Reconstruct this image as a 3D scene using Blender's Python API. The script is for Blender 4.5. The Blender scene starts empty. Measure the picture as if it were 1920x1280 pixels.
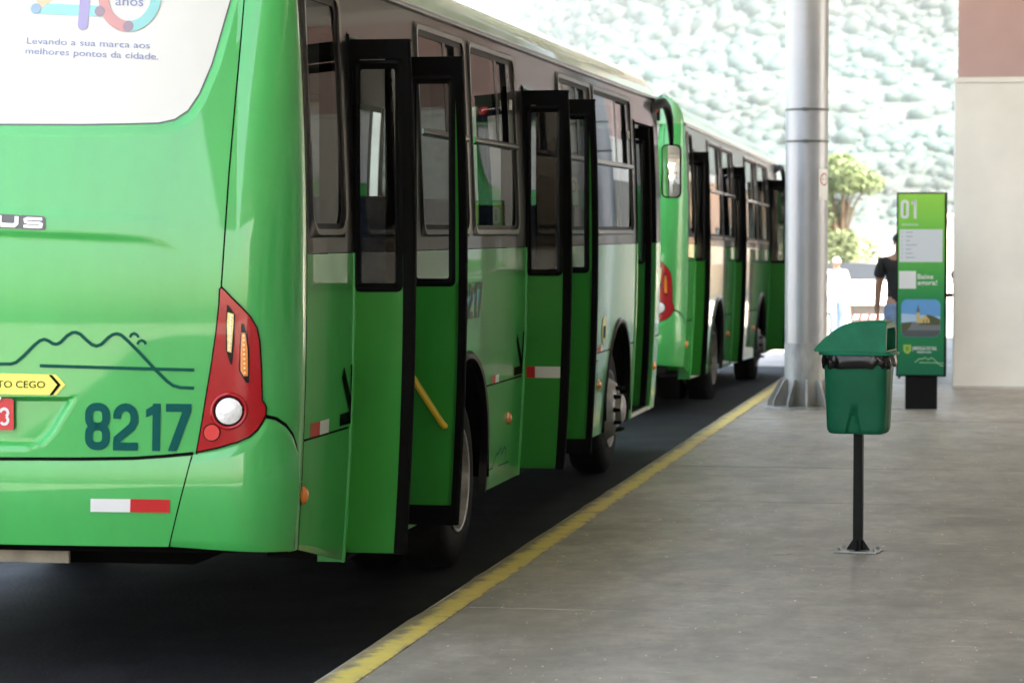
import bpy, bmesh, math, random
from mathutils import Vector, Matrix
from mathutils.geometry import tessellate_polygon

random.seed(11)
R = math.radians
SC = bpy.context.scene
COL = SC.collection

# ------------------------------------------------------------------ camera, world, sun, exposure
cam_data = bpy.data.cameras.new('camera')
cam = bpy.data.objects.new('camera', cam_data)
COL.objects.link(cam)
cam.location = (2.92, 0.0, 1.87)
cam.rotation_euler = (R(90) - math.atan(206 / 5050), 0, math.atan(925 / 5050))
cam_data.sensor_width = 36.0
cam_data.lens = 36.0 * 5050 / 1920
cam_data.clip_start = 0.1
cam_data.clip_end = 6000
cam_data.dof.use_dof = True
cam_data.dof.focus_distance = 13.4
cam_data.dof.aperture_fstop = 4.5
SC.camera = cam

SUN_ELEV, SUN_AZ = R(50), R(128)      # azimuth clockwise from +Y: behind the camera, to the right
world = bpy.data.worlds.new('World')
SC.world = world
world.use_nodes = True
wn = world.node_tree
sky = wn.nodes.new('ShaderNodeTexSky')
sky.sky_type = 'NISHITA'
sky.sun_disc = False
sky.sun_elevation = SUN_ELEV
sky.sun_rotation = SUN_AZ
sky.dust_density = 4.0
sky.air_density = 0.8
sky.ozone_density = 0.6
wn.links.new(sky.outputs[0], wn.nodes['Background'].inputs[0])
wn.nodes['Background'].inputs[1].default_value = 0.15

sun_data = bpy.data.lights.new('sun', 'SUN')
sun_data.energy = 4.0
sun_data.angle = R(0.5)
sun_data.color = (1.0, 0.95, 0.88)
sun = bpy.data.objects.new('sun', sun_data)
COL.objects.link(sun)
sun_dir = Vector((math.sin(SUN_AZ) * math.cos(SUN_ELEV), math.cos(SUN_AZ) * math.cos(SUN_ELEV), math.sin(SUN_ELEV)))
sun.rotation_euler = sun_dir.to_track_quat('Z', 'Y').to_euler()

vs = SC.view_settings
vs.view_transform = 'Standard'
vs.look = 'None'
vs.exposure = 3.35
vs.gamma = 1.0
vs.use_white_balance = True
vs.white_balance_temperature = 7700
vs.use_curve_mapping = False
SC.render.engine = 'CYCLES'
SC.cycles.use_denoising = True
SC.cycles.max_bounces = 8
SC.cycles.transparent_max_bounces = 24
SC.cycles.volume_bounces = 1

# ------------------------------------------------------------------ materials
M = {}


def mat(name, col, rough=0.5, cior=1.5, metal=0.0, coat=0.0, vary=0.0, vscale=4.0, bump=0.0, bscale=20.0, spec=0.5, col2=None, stretch=None, coat_rough=0.03, detail=4.0, rvary=0.0):
    m = bpy.data.materials.new(name)
    m.use_nodes = True
    nt = m.node_tree
    b = nt.nodes['Principled BSDF']
    b.inputs['Base Color'].default_value = (*col, 1)
    b.inputs['Roughness'].default_value = rough
    b.inputs['Metallic'].default_value = metal
    b.inputs['Specular IOR Level'].default_value = spec
    b.inputs['Coat Weight'].default_value = coat
    b.inputs['Coat Roughness'].default_value = coat_rough
    b.inputs['Coat IOR'].default_value = cior
    if vary or bump or rvary:
        tc = nt.nodes.new('ShaderNodeTexCoord')
        mp = nt.nodes.new('ShaderNodeMapping')
        if stretch:
            mp.inputs['Scale'].default_value = stretch
        nt.links.new(tc.outputs['Object'], mp.inputs[0])
    if vary or rvary:
        n = nt.nodes.new('ShaderNodeTexNoise')
        n.inputs['Scale'].default_value = vscale
        n.inputs['Detail'].default_value = detail
        n.inputs['Roughness'].default_value = 0.62
        nt.links.new(mp.outputs[0], n.inputs['Vector'])
        if vary:
            rp = nt.nodes.new('ShaderNodeValToRGB')
            c2 = col2 if col2 else tuple(min(1, c * (1 + vary)) for c in col)
            c1 = tuple(c * (1 - vary) for c in col)
            rp.color_ramp.elements[0].position = 0.34
            rp.color_ramp.elements[0].color = (*c1, 1)
            rp.color_ramp.elements[1].position = 0.68
            rp.color_ramp.elements[1].color = (*c2, 1)
            nt.links.new(n.outputs[0], rp.inputs[0])
            nt.links.new(rp.outputs[0], b.inputs['Base Color'])
        if rvary:
            mr = nt.nodes.new('ShaderNodeMapRange')
            mr.inputs['From Min'].default_value = 0.3
            mr.inputs['From Max'].default_value = 0.7
            mr.inputs['To Min'].default_value = max(0.02, rough - rvary)
            mr.inputs['To Max'].default_value = min(1, rough + rvary)
            nt.links.new(n.outputs[0], mr.inputs[0])
            nt.links.new(mr.outputs[0], b.inputs['Roughness'])
    if bump:
        n2 = nt.nodes.new('ShaderNodeTexNoise')
        n2.inputs['Scale'].default_value = bscale
        n2.inputs['Detail'].default_value = 3.0
        nt.links.new(mp.outputs[0], n2.inputs['Vector'])
        bp = nt.nodes.new('ShaderNodeBump')
        bp.inputs['Strength'].default_value = bump
        bp.inputs['Distance'].default_value = 0.02
        nt.links.new(n2.outputs[0], bp.inputs['Height'])
        nt.links.new(bp.outputs[0], b.inputs['Normal'])
        if coat:
            nt.links.new(bp.outputs[0], b.inputs['Coat Normal'])
    M[name] = m
    return m


def glass(name, tint, ior=1.5, rough=0.0):
    m = bpy.data.materials.new(name)
    m.use_nodes = True
    nt = m.node_tree
    nt.nodes.remove(nt.nodes['Principled BSDF'])
    out = nt.nodes['Material Output']
    tr = nt.nodes.new('ShaderNodeBsdfTransparent')
    tr.inputs[0].default_value = (*tint, 1)
    gl = nt.nodes.new('ShaderNodeBsdfGlossy')
    gl.inputs['Roughness'].default_value = rough
    fr = nt.nodes.new('ShaderNodeFresnel')
    fr.inputs['IOR'].default_value = ior
    mx = nt.nodes.new('ShaderNodeMixShader')
    nt.links.new(fr.outputs[0], mx.inputs[0])
    nt.links.new(tr.outputs[0], mx.inputs[1])
    nt.links.new(gl.outputs[0], mx.inputs[2])
    nt.links.new(mx.outputs[0], out.inputs[0])
    M[name] = m
    return m


GREEN = (0.034, 0.365, 0.080)
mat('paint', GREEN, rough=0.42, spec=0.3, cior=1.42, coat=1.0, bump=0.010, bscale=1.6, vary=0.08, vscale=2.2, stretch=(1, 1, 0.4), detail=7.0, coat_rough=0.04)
mat('paint_door_shaded', (0.009, 0.225, 0.023), rough=0.5, spec=0.2, coat=0.06, bump=0.02, bscale=2.0, vary=0.06, vscale=2.0, coat_rough=0.08)  # the body green again, darkened by the shade the doors stand in
mat('roof_paint', (0.13, 0.36, 0.14), rough=0.35, coat=1.0, bump=0.02, bscale=1.5, vary=0.12, vscale=1.2)
mat('black_gloss', (0.004, 0.0037, 0.0037), rough=0.35, spec=0.1, coat=0.22, bump=0.008, bscale=2.5)
mat('grey_gloss', (0.022, 0.019, 0.0185), rough=0.4, spec=0.12, coat=0.38, bump=0.012, bscale=1.8)
mat('black_matt', (0.004, 0.004, 0.0042), rough=0.5, spec=0.10, vary=0.2, vscale=12)
mat('door_black', (0.0035, 0.0035, 0.0035), rough=0.55, spec=0.04, vary=0.2, vscale=8)
mat('rubber', (0.004, 0.004, 0.004), rough=0.7, spec=0.05, vary=0.25, vscale=9)
mat('void', (0.003, 0.003, 0.003), rough=0.9, spec=0.05)
mat('frame_metal', (0.038, 0.036, 0.034), rough=0.3, metal=0.7, vary=0.2, vscale=20)
mat('rail_metal', (0.08, 0.07, 0.065), rough=0.25, metal=0.7)
mat('alu', (0.55, 0.54, 0.50), rough=0.38, metal=0.7, vary=0.18, vscale=14)
mat('rim_steel', (0.26, 0.255, 0.245), rough=0.45, metal=0.5, vary=0.25, vscale=9)
mat('tyre', (0.010, 0.010, 0.010), rough=0.8, spec=0.12, vary=0.45, vscale=7, bump=0.3, bscale=60)
mat('lens_red', (0.36, 0.004, 0.008), rough=0.2, spec=0.3, coat=0.5, cior=1.4)
mat('lens_red_flat', (0.62, 0.022, 0.022), rough=0.25, coat=0.5)
mat('lens_amber', (0.75, 0.20, 0.015), rough=0.2, coat=0.8)
mat('lens_yellow', (0.86, 0.62, 0.20), rough=0.3, coat=0.6, vary=0.3, vscale=110)
mat('lens_white', (0.78, 0.78, 0.76), rough=0.22, coat=1.0, bump=0.4, bscale=55)
mat('white_vinyl', (0.62, 0.62, 0.575), rough=0.4, spec=0.3, coat=0.1, vary=0.02, vscale=2)
mat('white_print', (0.60, 0.60, 0.59), rough=0.5)
mat('red_print', (0.46, 0.015, 0.015), rough=0.5, spec=0.2)
mat('plate_red', (0.55, 0.02, 0.025), rough=0.4)
mat('teal_print', (0.002, 0.080, 0.070), rough=0.6, spec=0.05)
mat('line_print', (0.004, 0.080, 0.055), rough=0.6, spec=0.05)
mat('black_print', (0.005, 0.009, 0.005), rough=0.7, spec=0.03)
mat('yellow_print', (0.78, 0.72, 0.10), rough=0.4, coat=0.3)
mat('yellow_rail', (0.62, 0.42, 0.02), rough=0.35, coat=0.4)
mat('totem_white', (0.86, 0.86, 0.85), rough=0.5, spec=0.2)
mat('side_number', (0.012, 0.026, 0.014), rough=0.5, spec=0.2, coat=0.12)
mat('emblem_white', (0.72, 0.72, 0.70), rough=0.3, metal=0.2)
mat('emblem_grey', (0.07, 0.07, 0.075), rough=0.3)
for nm, c in (('ad_blue', (0.17, 0.21, 0.4)), ('ad_cyan', (0.22, 0.52, 0.5)), ('ad_pink', (0.52, 0.25, 0.235)), ('ad_lilac', (0.3, 0.27, 0.46)), ('ad_peach', (0.58, 0.45, 0.28)), ('ad_mauve', (0.28, 0.21, 0.25)), ('ad_mid', (0.22, 0.33, 0.44))):
    mat(nm, c, rough=0.4)
glass('bus_glass', (0.34, 0.35, 0.35), ior=1.29)
glass('door_glass', (0.42, 0.43, 0.42), ior=1.36)
glass('clear_glass', (0.75, 0.77, 0.77))
mat('mirror', (0.85, 0.87, 0.88), rough=0.02, metal=1.0)
mat('seat_fabric', (0.05, 0.075, 0.13), rough=0.8, vary=0.3, vscale=20)
mat('interior', (0.06, 0.06, 0.058), rough=0.6, vary=0.1)
mat('interior_floor', (0.008, 0.008, 0.008), rough=0.8, spec=0.1)


# ------------------------------------------------------------------ helpers
class MB:
    """collects vertices and faces, links them as one mesh object"""

    def __init__(self):
        self.v = []
        self.f = []

    def add(self, verts, faces):
        o = len(self.v)
        self.v += [tuple(p) for p in verts]
        self.f += [tuple(i + o for i in q) for q in faces]
        return self

    def grid(self, fn, us, vs_, flip=False):
        n, k = len(us), len(vs_)
        vv = [fn(u, w) for u in us for w in vs_]
        ff = []
        for i in range(n - 1):
            for j in range(k - 1):
                a = i * k + j
                q = (a, a + k, a + k + 1, a + 1)
                ff.append(q[::-1] if flip else q)
        return self.add(vv, ff)

    def box(self, x0, x1, y0, y1, z0, z1):
        vv = [(x, y, z) for x in (x0, x1) for y in (y0, y1) for z in (z0, z1)]
        ff = [(0, 1, 3, 2), (4, 6, 7, 5), (0, 4, 5, 1), (2, 3, 7, 6), (0, 2, 6, 4), (1, 5, 7, 3)]
        return self.add(vv, ff)

    def tube(self, pts, r, n=10, caps=True):
        pts = [Vector(p) for p in pts]
        rr = r if isinstance(r, (list, tuple)) else [r] * len(pts)
        vv, ff = [], []
        up = None
        for i, p in enumerate(pts):
            d = (pts[min(i + 1, len(pts) - 1)] - pts[max(i - 1, 0)]).normalized()
            if up is None:
                up = d.orthogonal().normalized()
            up = (up - d * up.dot(d)).normalized()
            s = d.cross(up)
            for k in range(n):
                a = 2 * math.pi * k / n
                vv.append(p + (up * math.cos(a) + s * math.sin(a)) * rr[i])
        for i in range(len(pts) - 1):
            for k in range(n):
                ff.append((i * n + k, i * n + (k + 1) % n, (i + 1) * n + (k + 1) % n, (i + 1) * n + k))
        if caps:
            ff.append(tuple(range(n))[::-1])
            ff.append(tuple((len(pts) - 1) * n + k for k in range(n)))
        return self.add(vv, ff)

    def lathe(self, prof_, origin, axis='X', n=40):
        """prof_: (radius, height along axis)"""
        vv, ff = [], []
        ox, oy, oz = origin
        for (r, h) in prof_:
            for k in range(n):
                a = 2 * math.pi * k / n
                c, s = r * math.cos(a), r * math.sin(a)
                vv.append({'X': (ox + h, oy + c, oz + s), 'Y': (ox + c, oy + h, oz + s), 'Z': (ox + c, oy + s, oz + h)}[axis])
        for i in range(len(prof_) - 1):
            for k in range(n):
                ff.append((i * n + k, i * n + (k + 1) % n, (i + 1) * n + (k + 1) % n, (i + 1) * n + k))
        return self.add(vv, ff)

    def prism(self, poly, fn, t0, t1):
        """poly: 2D outline; fn(a, b, t) maps to 3D; a solid between depth t0 and t1"""
        n = len(poly)
        vv = [fn(a, b, t0) for a, b in poly] + [fn(a, b, t1) for a, b in poly]
        tri = tessellate_polygon([[Vector((a, b, 0)) for a, b in poly]])
        ff = [tuple(t) for t in tri] + [tuple(i + n for i in reversed(t)) for t in tri]
        ff += [(i, (i + 1) % n, (i + 1) % n + n, i + n) for i in range(n)]
        return self.add(vv, ff)

    def fill(self, poly, fn, cuts=0):
        """flat 2D outline filled, subdivided, then mapped on a surface by fn(a, b)"""
        tri = tessellate_polygon([[Vector((a, b, 0)) for a, b in poly]])
        if not cuts:
            return self.add([fn(a, b) for a, b in poly], [tuple(t) for t in tri])
        bm = bmesh.new()
        vs_ = [bm.verts.new((a, b, 0)) for a, b in poly]
        for t in tri:
            try:
                bm.faces.new([vs_[i] for i in t])
            except ValueError:
                pass
        for _ in range(cuts):
            bmesh.ops.subdivide_edges(bm, edges=bm.edges[:], cuts=1, use_grid_fill=True)
        bm.verts.index_update()
        self.add([fn(v.co.x, v.co.y) for v in bm.verts], [tuple(v.index for v in f.verts) for f in bm.faces])
        bm.free()
        return self

    def stroke(self, pts, w, fn, closed=False):
        """a ribbon of width w along a 2D polyline, mapped by fn(a, b)"""
        n = len(pts)
        L, Rr = [], []
        for i in range(n):
            p = Vector(pts[i])
            if closed:
                a, b = Vector(pts[i - 1]), Vector(pts[(i + 1) % n])
            else:
                a, b = Vector(pts[max(i - 1, 0)]), Vector(pts[min(i + 1, n - 1)])
            d1 = (p - a).normalized() if (p - a).length > 1e-9 else (b - p).normalized()
            d2 = (b - p).normalized() if (b - p).length > 1e-9 else d1
            t = (d1 + d2)
            t = t.normalized() if t.length > 1e-6 else d1
            nn = Vector((-t.y, t.x))
            k = w / 2 / max(0.45, nn.dot(Vector((-d1.y, d1.x))))
            L.append(fn(*(p + nn * k)))
            Rr.append(fn(*(p - nn * k)))
        ff = [(i, (i + 1) % n, n + (i + 1) % n, n + i) for i in range(n if closed else n - 1)]
        return self.add(L + Rr, ff)

    def disc(self, c, r, fn, n=28):
        return self.fill([(c[0] + r * math.cos(2 * math.pi * k / n), c[1] + r * math.sin(2 * math.pi * k / n)) for k in range(n)], fn)

    def build(self, name, m, parent=None, smooth=True, bevel=0.0, label=None):
        me = bpy.data.meshes.new(name)
        me.from_pydata(self.v, [], self.f)
        bm = bmesh.new()
        bm.from_mesh(me)
        bmesh.ops.recalc_face_normals(bm, faces=bm.faces)
        bm.to_mesh(me)
        bm.free()
        me.materials.append(M[m] if isinstance(m, str) else m)
        o = bpy.data.objects.new(name, me)
        COL.objects.link(o)
        if parent:
            o.parent = parent
        if bevel:
            bv = o.modifiers.new('bevel', 'BEVEL')
            bv.width = bevel
            bv.segments = 2
            bv.limit_method = 'ANGLE'
            bv.angle_limit = R(40)
        if smooth:
            me.polygons.foreach_set('use_smooth', [True] * len(me.polygons))
            if not bevel:
                try:
                    me.set_sharp_from_angle(angle=R(38))
                except Exception:
                    pass
        if label:
            o['label'] = label
        return o


def tag(o, label, cat, group=None):
    o['label'] = label
    o['category'] = cat
    if group:
        o['group'] = group
    return o


def structure(o, kind='structure'):
    o['kind'] = kind
    return o


def empty(name, loc=(0, 0, 0), rot=(0, 0, 0)):
    o = bpy.data.objects.new(name, None)
    COL.objects.link(o)
    o.location = loc
    o.rotation_euler = rot
    o.empty_display_size = 0.2
    return o


def lerp(a, b, t):
    return a + (b - a) * t


def interp(tab, x):
    if x <= tab[0][0]:
        return tab[0][1]
    for (a, va), (b, vb) in zip(tab, tab[1:]):
        if x <= b:
            return va + (vb - va) * (x - a) / (b - a)
    return tab[-1][1]


def lin(a, b, n):
    return [a + (b - a) * i / n for i in range(n + 1)]


def text_shape(s, bold=0.0, spacing=1.0):
    cu = bpy.data.curves.new('lettering', 'FONT')
    cu.body = s
    cu.offset = bold
    cu.space_character = spacing
    cu.resolution_u = 3
    ob = bpy.data.objects.new('lettering', cu)
    COL.objects.link(ob)
    bpy.context.view_layer.update()
    me = bpy.data.meshes.new_from_object(ob.evaluated_get(bpy.context.evaluated_depsgraph_get()))
    vv = [tuple(v.co) for v in me.vertices]
    ff = [tuple(p.vertices) for p in me.polygons]
    bpy.data.objects.remove(ob)
    bpy.data.curves.remove(cu)
    bpy.data.meshes.remove(me)
    x0, x1 = min(v[0] for v in vv), max(v[0] for v in vv)
    y0, y1 = min(v[1] for v in vv), max(v[1] for v in vv)
    return vv, ff, (x0, x1, y0, y1)


def text(mb, s, fn, a0, b0, width=None, height=None, slope=0.0, bold=0.0, spacing=1.0, xh=None):
    """lays text with its left baseline at (a0, b0) in the 2D space that fn maps to 3D; xh is the cap height"""
    vv, ff, (x0, x1, y0, y1) = text_shape(s, bold, spacing)
    sy = (xh / 0.70) if xh else (height / (y1 - y0))
    sx = width / (x1 - x0) if width else sy
    base = 0 if xh else y0
    mb.add([fn(a0 + (x - x0) * sx, b0 + (y - base) * sy + slope * (x - x0) * sx) for x, y, _ in vv], ff)
    return mb

# ------------------------------------------------------------------ bus body surfaces
# local frame: x = 0 is the door side, y = 0 the seam behind the rear corner, z = 0 the road
T1=math.radians(8);RC=.27
DX2=RC*(1-math.sin(T1));R1=(1.25-DX2)/math.sin(T1)
S1=R1*T1;S2=RC*(math.pi/2-T1);UT=S1+S2
YC=-(RC*math.cos(T1)+R1*(1-math.cos(T1)))
def prof(z):
    d=z-1.77
    return -.028*d*d if d<0 else -.031*d*d
def tilt(z):
    return .085*max(0,z-1.4)**2
def plan(u):
    s=abs(u)
    if s<=S1:
        th=s/R1;x=-1.25+R1*math.sin(th);y=YC+R1*(1-math.cos(th))
    elif s<=UT:
        th=T1+(s-S1)/RC;x=-DX2+RC*(math.sin(th)-math.sin(T1));y=YC+R1*(1-math.cos(T1))+RC*(math.cos(T1)-math.cos(th))
    else:
        th=math.pi/2;x=0;y=s-UT
    n=(math.sin(th),-math.cos(th))
    if u<0:x=-2.5-x;n=(-n[0],n[1])
    return x,y,n
def rear(u,z,off=0.):
    x,y,n=plan(u);s=abs(u)
    w=1 if s<S1 else max(0,(UT-s)/S2)
    k=(x+1.25)/1.25
    return (x+prof(z)*k+n[0]*off, y+tilt(z)*w+n[1]*off, z)


def side(y, z, off=0.0):
    return (prof(z) + off, y, z)


SEAM = [(0.5, 0.80), (0.953, 0.866), (1.2, 0.904), (1.44, 0.938), (1.63, 0.957), (2.12, 0.984), (2.48, 1.011), (2.84, 1.041), (3.0, 1.055)]
WIN = [(0.0, 2.323), (0.34, 2.320), (0.548, 2.322), (0.674, 2.325), (0.743, 2.340), (0.799, 2.377), (0.847, 2.449), (0.898, 2.573), (0.936, 2.708), (0.974, 2.845), (1.0, 3.0)]
WOUT = [(0.0, 2.268), (0.34, 2.265), (0.55, 2.267), (0.68, 2.269), (0.76, 2.284), (0.83, 2.326), (0.885, 2.415), (0.94, 2.552), (0.978, 2.69), (1.014, 2.84), (1.050, 3.0)]
LAMP = [(0.96, 1.634), (1.002, 1.591), (1.043, 1.551), (1.078, 1.513), (1.104, 1.469), (1.117, 1.41), (1.125, 1.303), (1.132, 1.165), (1.149, 1.139), (1.151, 1.111), (1.141, 1.086), (1.116, 1.045), (1.085, 1.018), (1.035, 0.995), (0.952, 0.971), (0.868, 0.953), (0.886, 1.065), (0.906, 1.203), (0.923, 1.316), (0.94, 1.441), (0.952, 1.566), (0.954, 1.629)]
LED1 = [(0.983, 1.566), (0.993, 1.56), (1.018, 1.523), (1.016, 1.416), (1.008, 1.316), (1.001, 1.317), (0.981, 1.379), (0.98, 1.491)]
LED1L = [(0.987, 1.534), (1.012, 1.526), (1.012, 1.491), (1.004, 1.366), (0.987, 1.372), (0.985, 1.491)]
LED2 = [(1.044, 1.488), (1.053, 1.485), (1.069, 1.441), (1.078, 1.366), (1.079, 1.241), (1.066, 1.241), (1.035, 1.291), (1.04, 1.416)]
LED2L = [(1.046, 1.449), (1.059, 1.448), (1.07, 1.379), (1.073, 1.269), (1.056, 1.269), (1.043, 1.291), (1.042, 1.366)]
MTN = [(-0.25, 1.313), (0.054, 1.313), (0.078, 1.32), (0.112, 1.348), (0.159, 1.394), (0.183, 1.412), (0.202, 1.418), (0.221, 1.412), (0.24, 1.4), (0.256, 1.398), (0.273, 1.405), (0.302, 1.434), (0.325, 1.447), (0.341, 1.448), (0.36, 1.44), (0.386, 1.416), (0.41, 1.397), (0.43, 1.391), (0.45, 1.398), (0.48, 1.427), (0.498, 1.439), (0.517, 1.443), (0.535, 1.438), (0.563, 1.414), (0.61, 1.369), (0.684, 1.292), (0.731, 1.247), (0.759, 1.227), (0.791, 1.219), (0.848, 1.217)]
BTOP = [(0.0, 0.917), (0.36, 0.921), (0.59, 0.926), (0.73, 0.936), (0.850, 0.948)]
BCOR = [(0.850, 0.948), (0.952, 0.964), (1.035, 0.988), (1.085, 1.011), (1.116, 1.038), (1.141, 1.076), (1.155, 1.098), (1.203, 1.086), (1.251, 1.058), (1.295, 1.016), (1.325, 0.968), (1.340, 0.91), (1.345, 0.85), (1.349, 0.70)]


def sm(t):
    t = max(0.0, min(1.0, t))
    return t * t * (3 - 2 * t)


def rear_relief(u, z):
    """pressed shapes of the tailgate: plate recess and the raised brow around the badge"""
    d = 0.0
    if 0.93 < z < 1.2:
        e = interp([(0.962, 0.27), (0.985, 0.345), (1.03, 0.39), (1.172, 0.478)], z)
        m = min((1.174 - z) / 0.014, (e - abs(u + 0.14)) / 0.045, (z - 0.955) / 0.03)
        d -= 0.032 * sm(m)
    au = abs(u)
    if 1.7 < z < 2.02 and au < 0.9:
        zu = interp([(0, 1.974), (0.235, 1.963), (0.672, 1.941), (0.763, 1.906), (0.87, 1.83)], au)
        zl = interp([(0, 1.845), (0.423, 1.829), (0.606, 1.819), (0.696, 1.805), (0.8, 1.765), (0.87, 1.72)], au)
        k = sm((zu - z) / 0.03) * sm((z - zl) / 0.035)
        d += 0.010 * k * (1 - sm((au - 0.35) / 0.50))
    return d


def digits(mb, s, fn, a0, b0, w, h, gap, sw, slope=0.0):
    """condensed bold figures built from thick strokes"""
    r = sw / 2
    for ch in s:
        x0, x1, y0, y1 = r, w - r, r, h - r
        c = min(x1 - x0, (y1 - y0) / 2) * 0.42

        def rr(xa, xb, ya, yb, c):
            pts = []
            for cx, cy, a in ((xb - c, yb - c, 0), (xa + c, yb - c, 90), (xa + c, ya + c, 180), (xb - c, ya + c, 270)):
                for k in range(6):
                    t = R(a + 18 * k)
                    pts.append((cx + c * math.cos(t), cy + c * math.sin(t)))
            return pts

        def arc(cx, cy, rad, a0_, a1_, n=8):
            return [(cx + rad * math.cos(R(lerp(a0_, a1_, k / n))), cy + rad * math.sin(R(lerp(a0_, a1_, k / n)))) for k in range(n + 1)]
        T = lambda a, b: fn(a0 + a, b0 + b + slope * (a0 + a))
        ym = (y0 + y1) / 2
        if ch == '8':
            mb.stroke(rr(x0, x1, ym, y1, c), sw, T, True)
            mb.stroke(rr(x0, x1, y0, ym, c), sw, T, True)
        elif ch == '0':
            mb.stroke(rr(x0, x1, y0, y1, c), sw, T, True)
        elif ch == '2':
            q = (x1 - x0) / 2
            mb.stroke([(x0, y1 - q - sw * 0.35)] + arc(x0 + q, y1 - q, q, 180, 0) + [(x1, y1 - q - 0.12 * h), (x1 - 0.1 * w, ym), (x0 + 0.02 * w, y0 + sw * 0.9), (x0, y0 + sw * 0.4)], sw, T)
            mb.stroke([(0, y0), (w, y0)], sw, T)
        elif ch == '1':
            xc = w * 0.60
            mb.stroke([(xc, 0), (xc, h)], sw, T)
            mb.fill([(xc, h), (xc, h - sw * 1.15), (xc - sw * 1.35, h - sw * 1.75), (xc - sw * 1.35, h - sw * 0.75)], T)
        elif ch == '7':
            mb.stroke([(0, y1), (w, y1)], sw, T)
            mb.fill([(w, h - sw * 0.9), (w - sw * 1.12, h - sw * 0.9), (w * 0.10, 0), (w * 0.10 + sw * 1.12, 0)], T)
        elif ch == '3':
            mb.stroke([(x0, y1 - 0.15 * h)] + arc((x0 + x1) / 2, y1 - c, (x1 - x0) / 2, 150, -60), sw, T)
            mb.stroke(arc((x0 + x1) / 2, y0 + c, (x1 - x0) / 2, 60, -150), sw, T)
        a0 += (w if ch != '1' else w * 0.84) + gap
    return mb


def round_rect(a0, a1, b0, b1, r0, r1, n=5):
    """corner radius r0 at the bottom, r1 at the top"""
    pts = []
    for cx, cy, r, a in ((a1 - r1, b1 - r1, r1, 0), (a0 + r1, b1 - r1, r1, 90), (a0 + r0, b0 + r0, r0, 180), (a1 - r0, b0 + r0, r0, 270)):
        for k in range(n + 1):
            t = R(a + 90 * k / n)
            pts.append((cx + r * math.cos(t), cy + r * math.sin(t)))
    return pts


def ring(mb, outer, inner, fn_o, fn_i):
    n = len(outer)
    mb.add([fn_o(*p) for p in outer] + [fn_i(*p) for p in inner], [(i, (i + 1) % n, (i + 1) % n + n, i + n) for i in range(n)])


def bus_window(root, y0, y1, z0, z1, split=True, rb=0.09, rt=0.07):
    """frame with its bar and panes, on the door side"""
    mb = MB()
    fo = round_rect(y0 - 0.012, y1 + 0.012, z0 - 0.012, z1 + 0.012, 0.03, 0.03)
    f1 = round_rect(y0, y1, z0, z1, rb, rt)
    f2 = round_rect(y0 + 0.03, y1 - 0.03, z0 + 0.025, z1 - 0.025, rb * 0.75, rt * 0.75)
    S = lambda off: (lambda y, z: side(y, z, off))
    ring(mb, fo, f1, S(0.001), S(0.016))
    ring(mb, f1, f2, S(0.016), S(0.013))
    ring(mb, f2, f2, S(0.013), S(-0.03))
    w = mb.build('window', 'frame_metal', root)
    g = MB()
    f3 = round_rect(y0 + 0.028, y1 - 0.028, z0 + 0.02, z1 - 0.02, rb * 0.7, rt * 0.7)
    f4 = round_rect(y0 + 0.072, y1 - 0.072, z0 + 0.05, z1 - 0.055, rb * 0.5, rt * 0.5)
    ring(g, f3, f4, S(0.003), S(-0.001))
    g.build('rubber_gasket', 'black_matt', w)
    zb = 2.38
    if split:
        b = MB()
        b.grid(lambda y, a: (prof(zb) + 0.006 + 0.016 * math.cos(a), y, zb + 0.020 * math.sin(a)), [y0 + 0.03, y1 - 0.03], [R(t) for t in range(-90, 91, 30)])
        b.build('bar', 'rail_metal', w)
        yl = y0 + 0.05
        yr = y1 - 0.05
        ym = lerp(yl, yr, 0.60)
        MB().grid(lambda y, z: side(y, z, -0.008), [yl, yr], lin(z0 + 0.03, zb - 0.015, 4)).build('pane', 'bus_glass', w)
        MB().grid(lambda y, z: side(y, z, -0.006), [yl, ym], lin(zb + 0.018, z1 - 0.03, 4)).build('pane', 'bus_glass', w)
        MB().grid(lambda y, z: side(y, z, -0.022), [ym - 0.05, yr], lin(zb + 0.018, z1 - 0.03, 4)).build('pane', 'bus_glass', w)
        for ya, yb in ((yl, yl + 0.035), (ym - 0.02, ym + 0.05), (yr - 0.17, yr - 0.0)):
            MB().grid(lambda y, z: side(y, z, -0.003), [ya, yb], lin(zb + 0.018, z1 - 0.03, 4)).build('sash', 'black_gloss', w)
        k = MB().box(prof(2.62), prof(2.62) + 0.012, yr - 0.13, yr - 0.10, 2.60, 2.66)
        k.build('latch', 'alu', w)
    else:
        MB().grid(lambda y, z: side(y, z, -0.006), [y0 + 0.03, y1 - 0.03], lin(z0 + 0.02, z1 - 0.02, 6)).build('pane', 'bus_glass', w)
    return w


def holed(mb, y0, y1, z0, z1, holes, off=0.0):
    ys = sorted({y0, y1, *[h[0] for h in holes], *[h[1] for h in holes]})
    zs = sorted({z0, z1, *[h[2] for h in holes], *[h[3] for h in holes]})
    for ya, yb in zip(ys, ys[1:]):
        for za, zb in zip(zs, zs[1:]):
            cy, cz = (ya + yb) / 2, (za + zb) / 2
            if any(h[0] < cy < h[1] and h[2] < cz < h[3] for h in holes):
                continue
            mb.grid(lambda y, z: side(y, z, off), [ya, yb], lin(za, zb, max(1, int((zb - za) / 0.12))))


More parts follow.
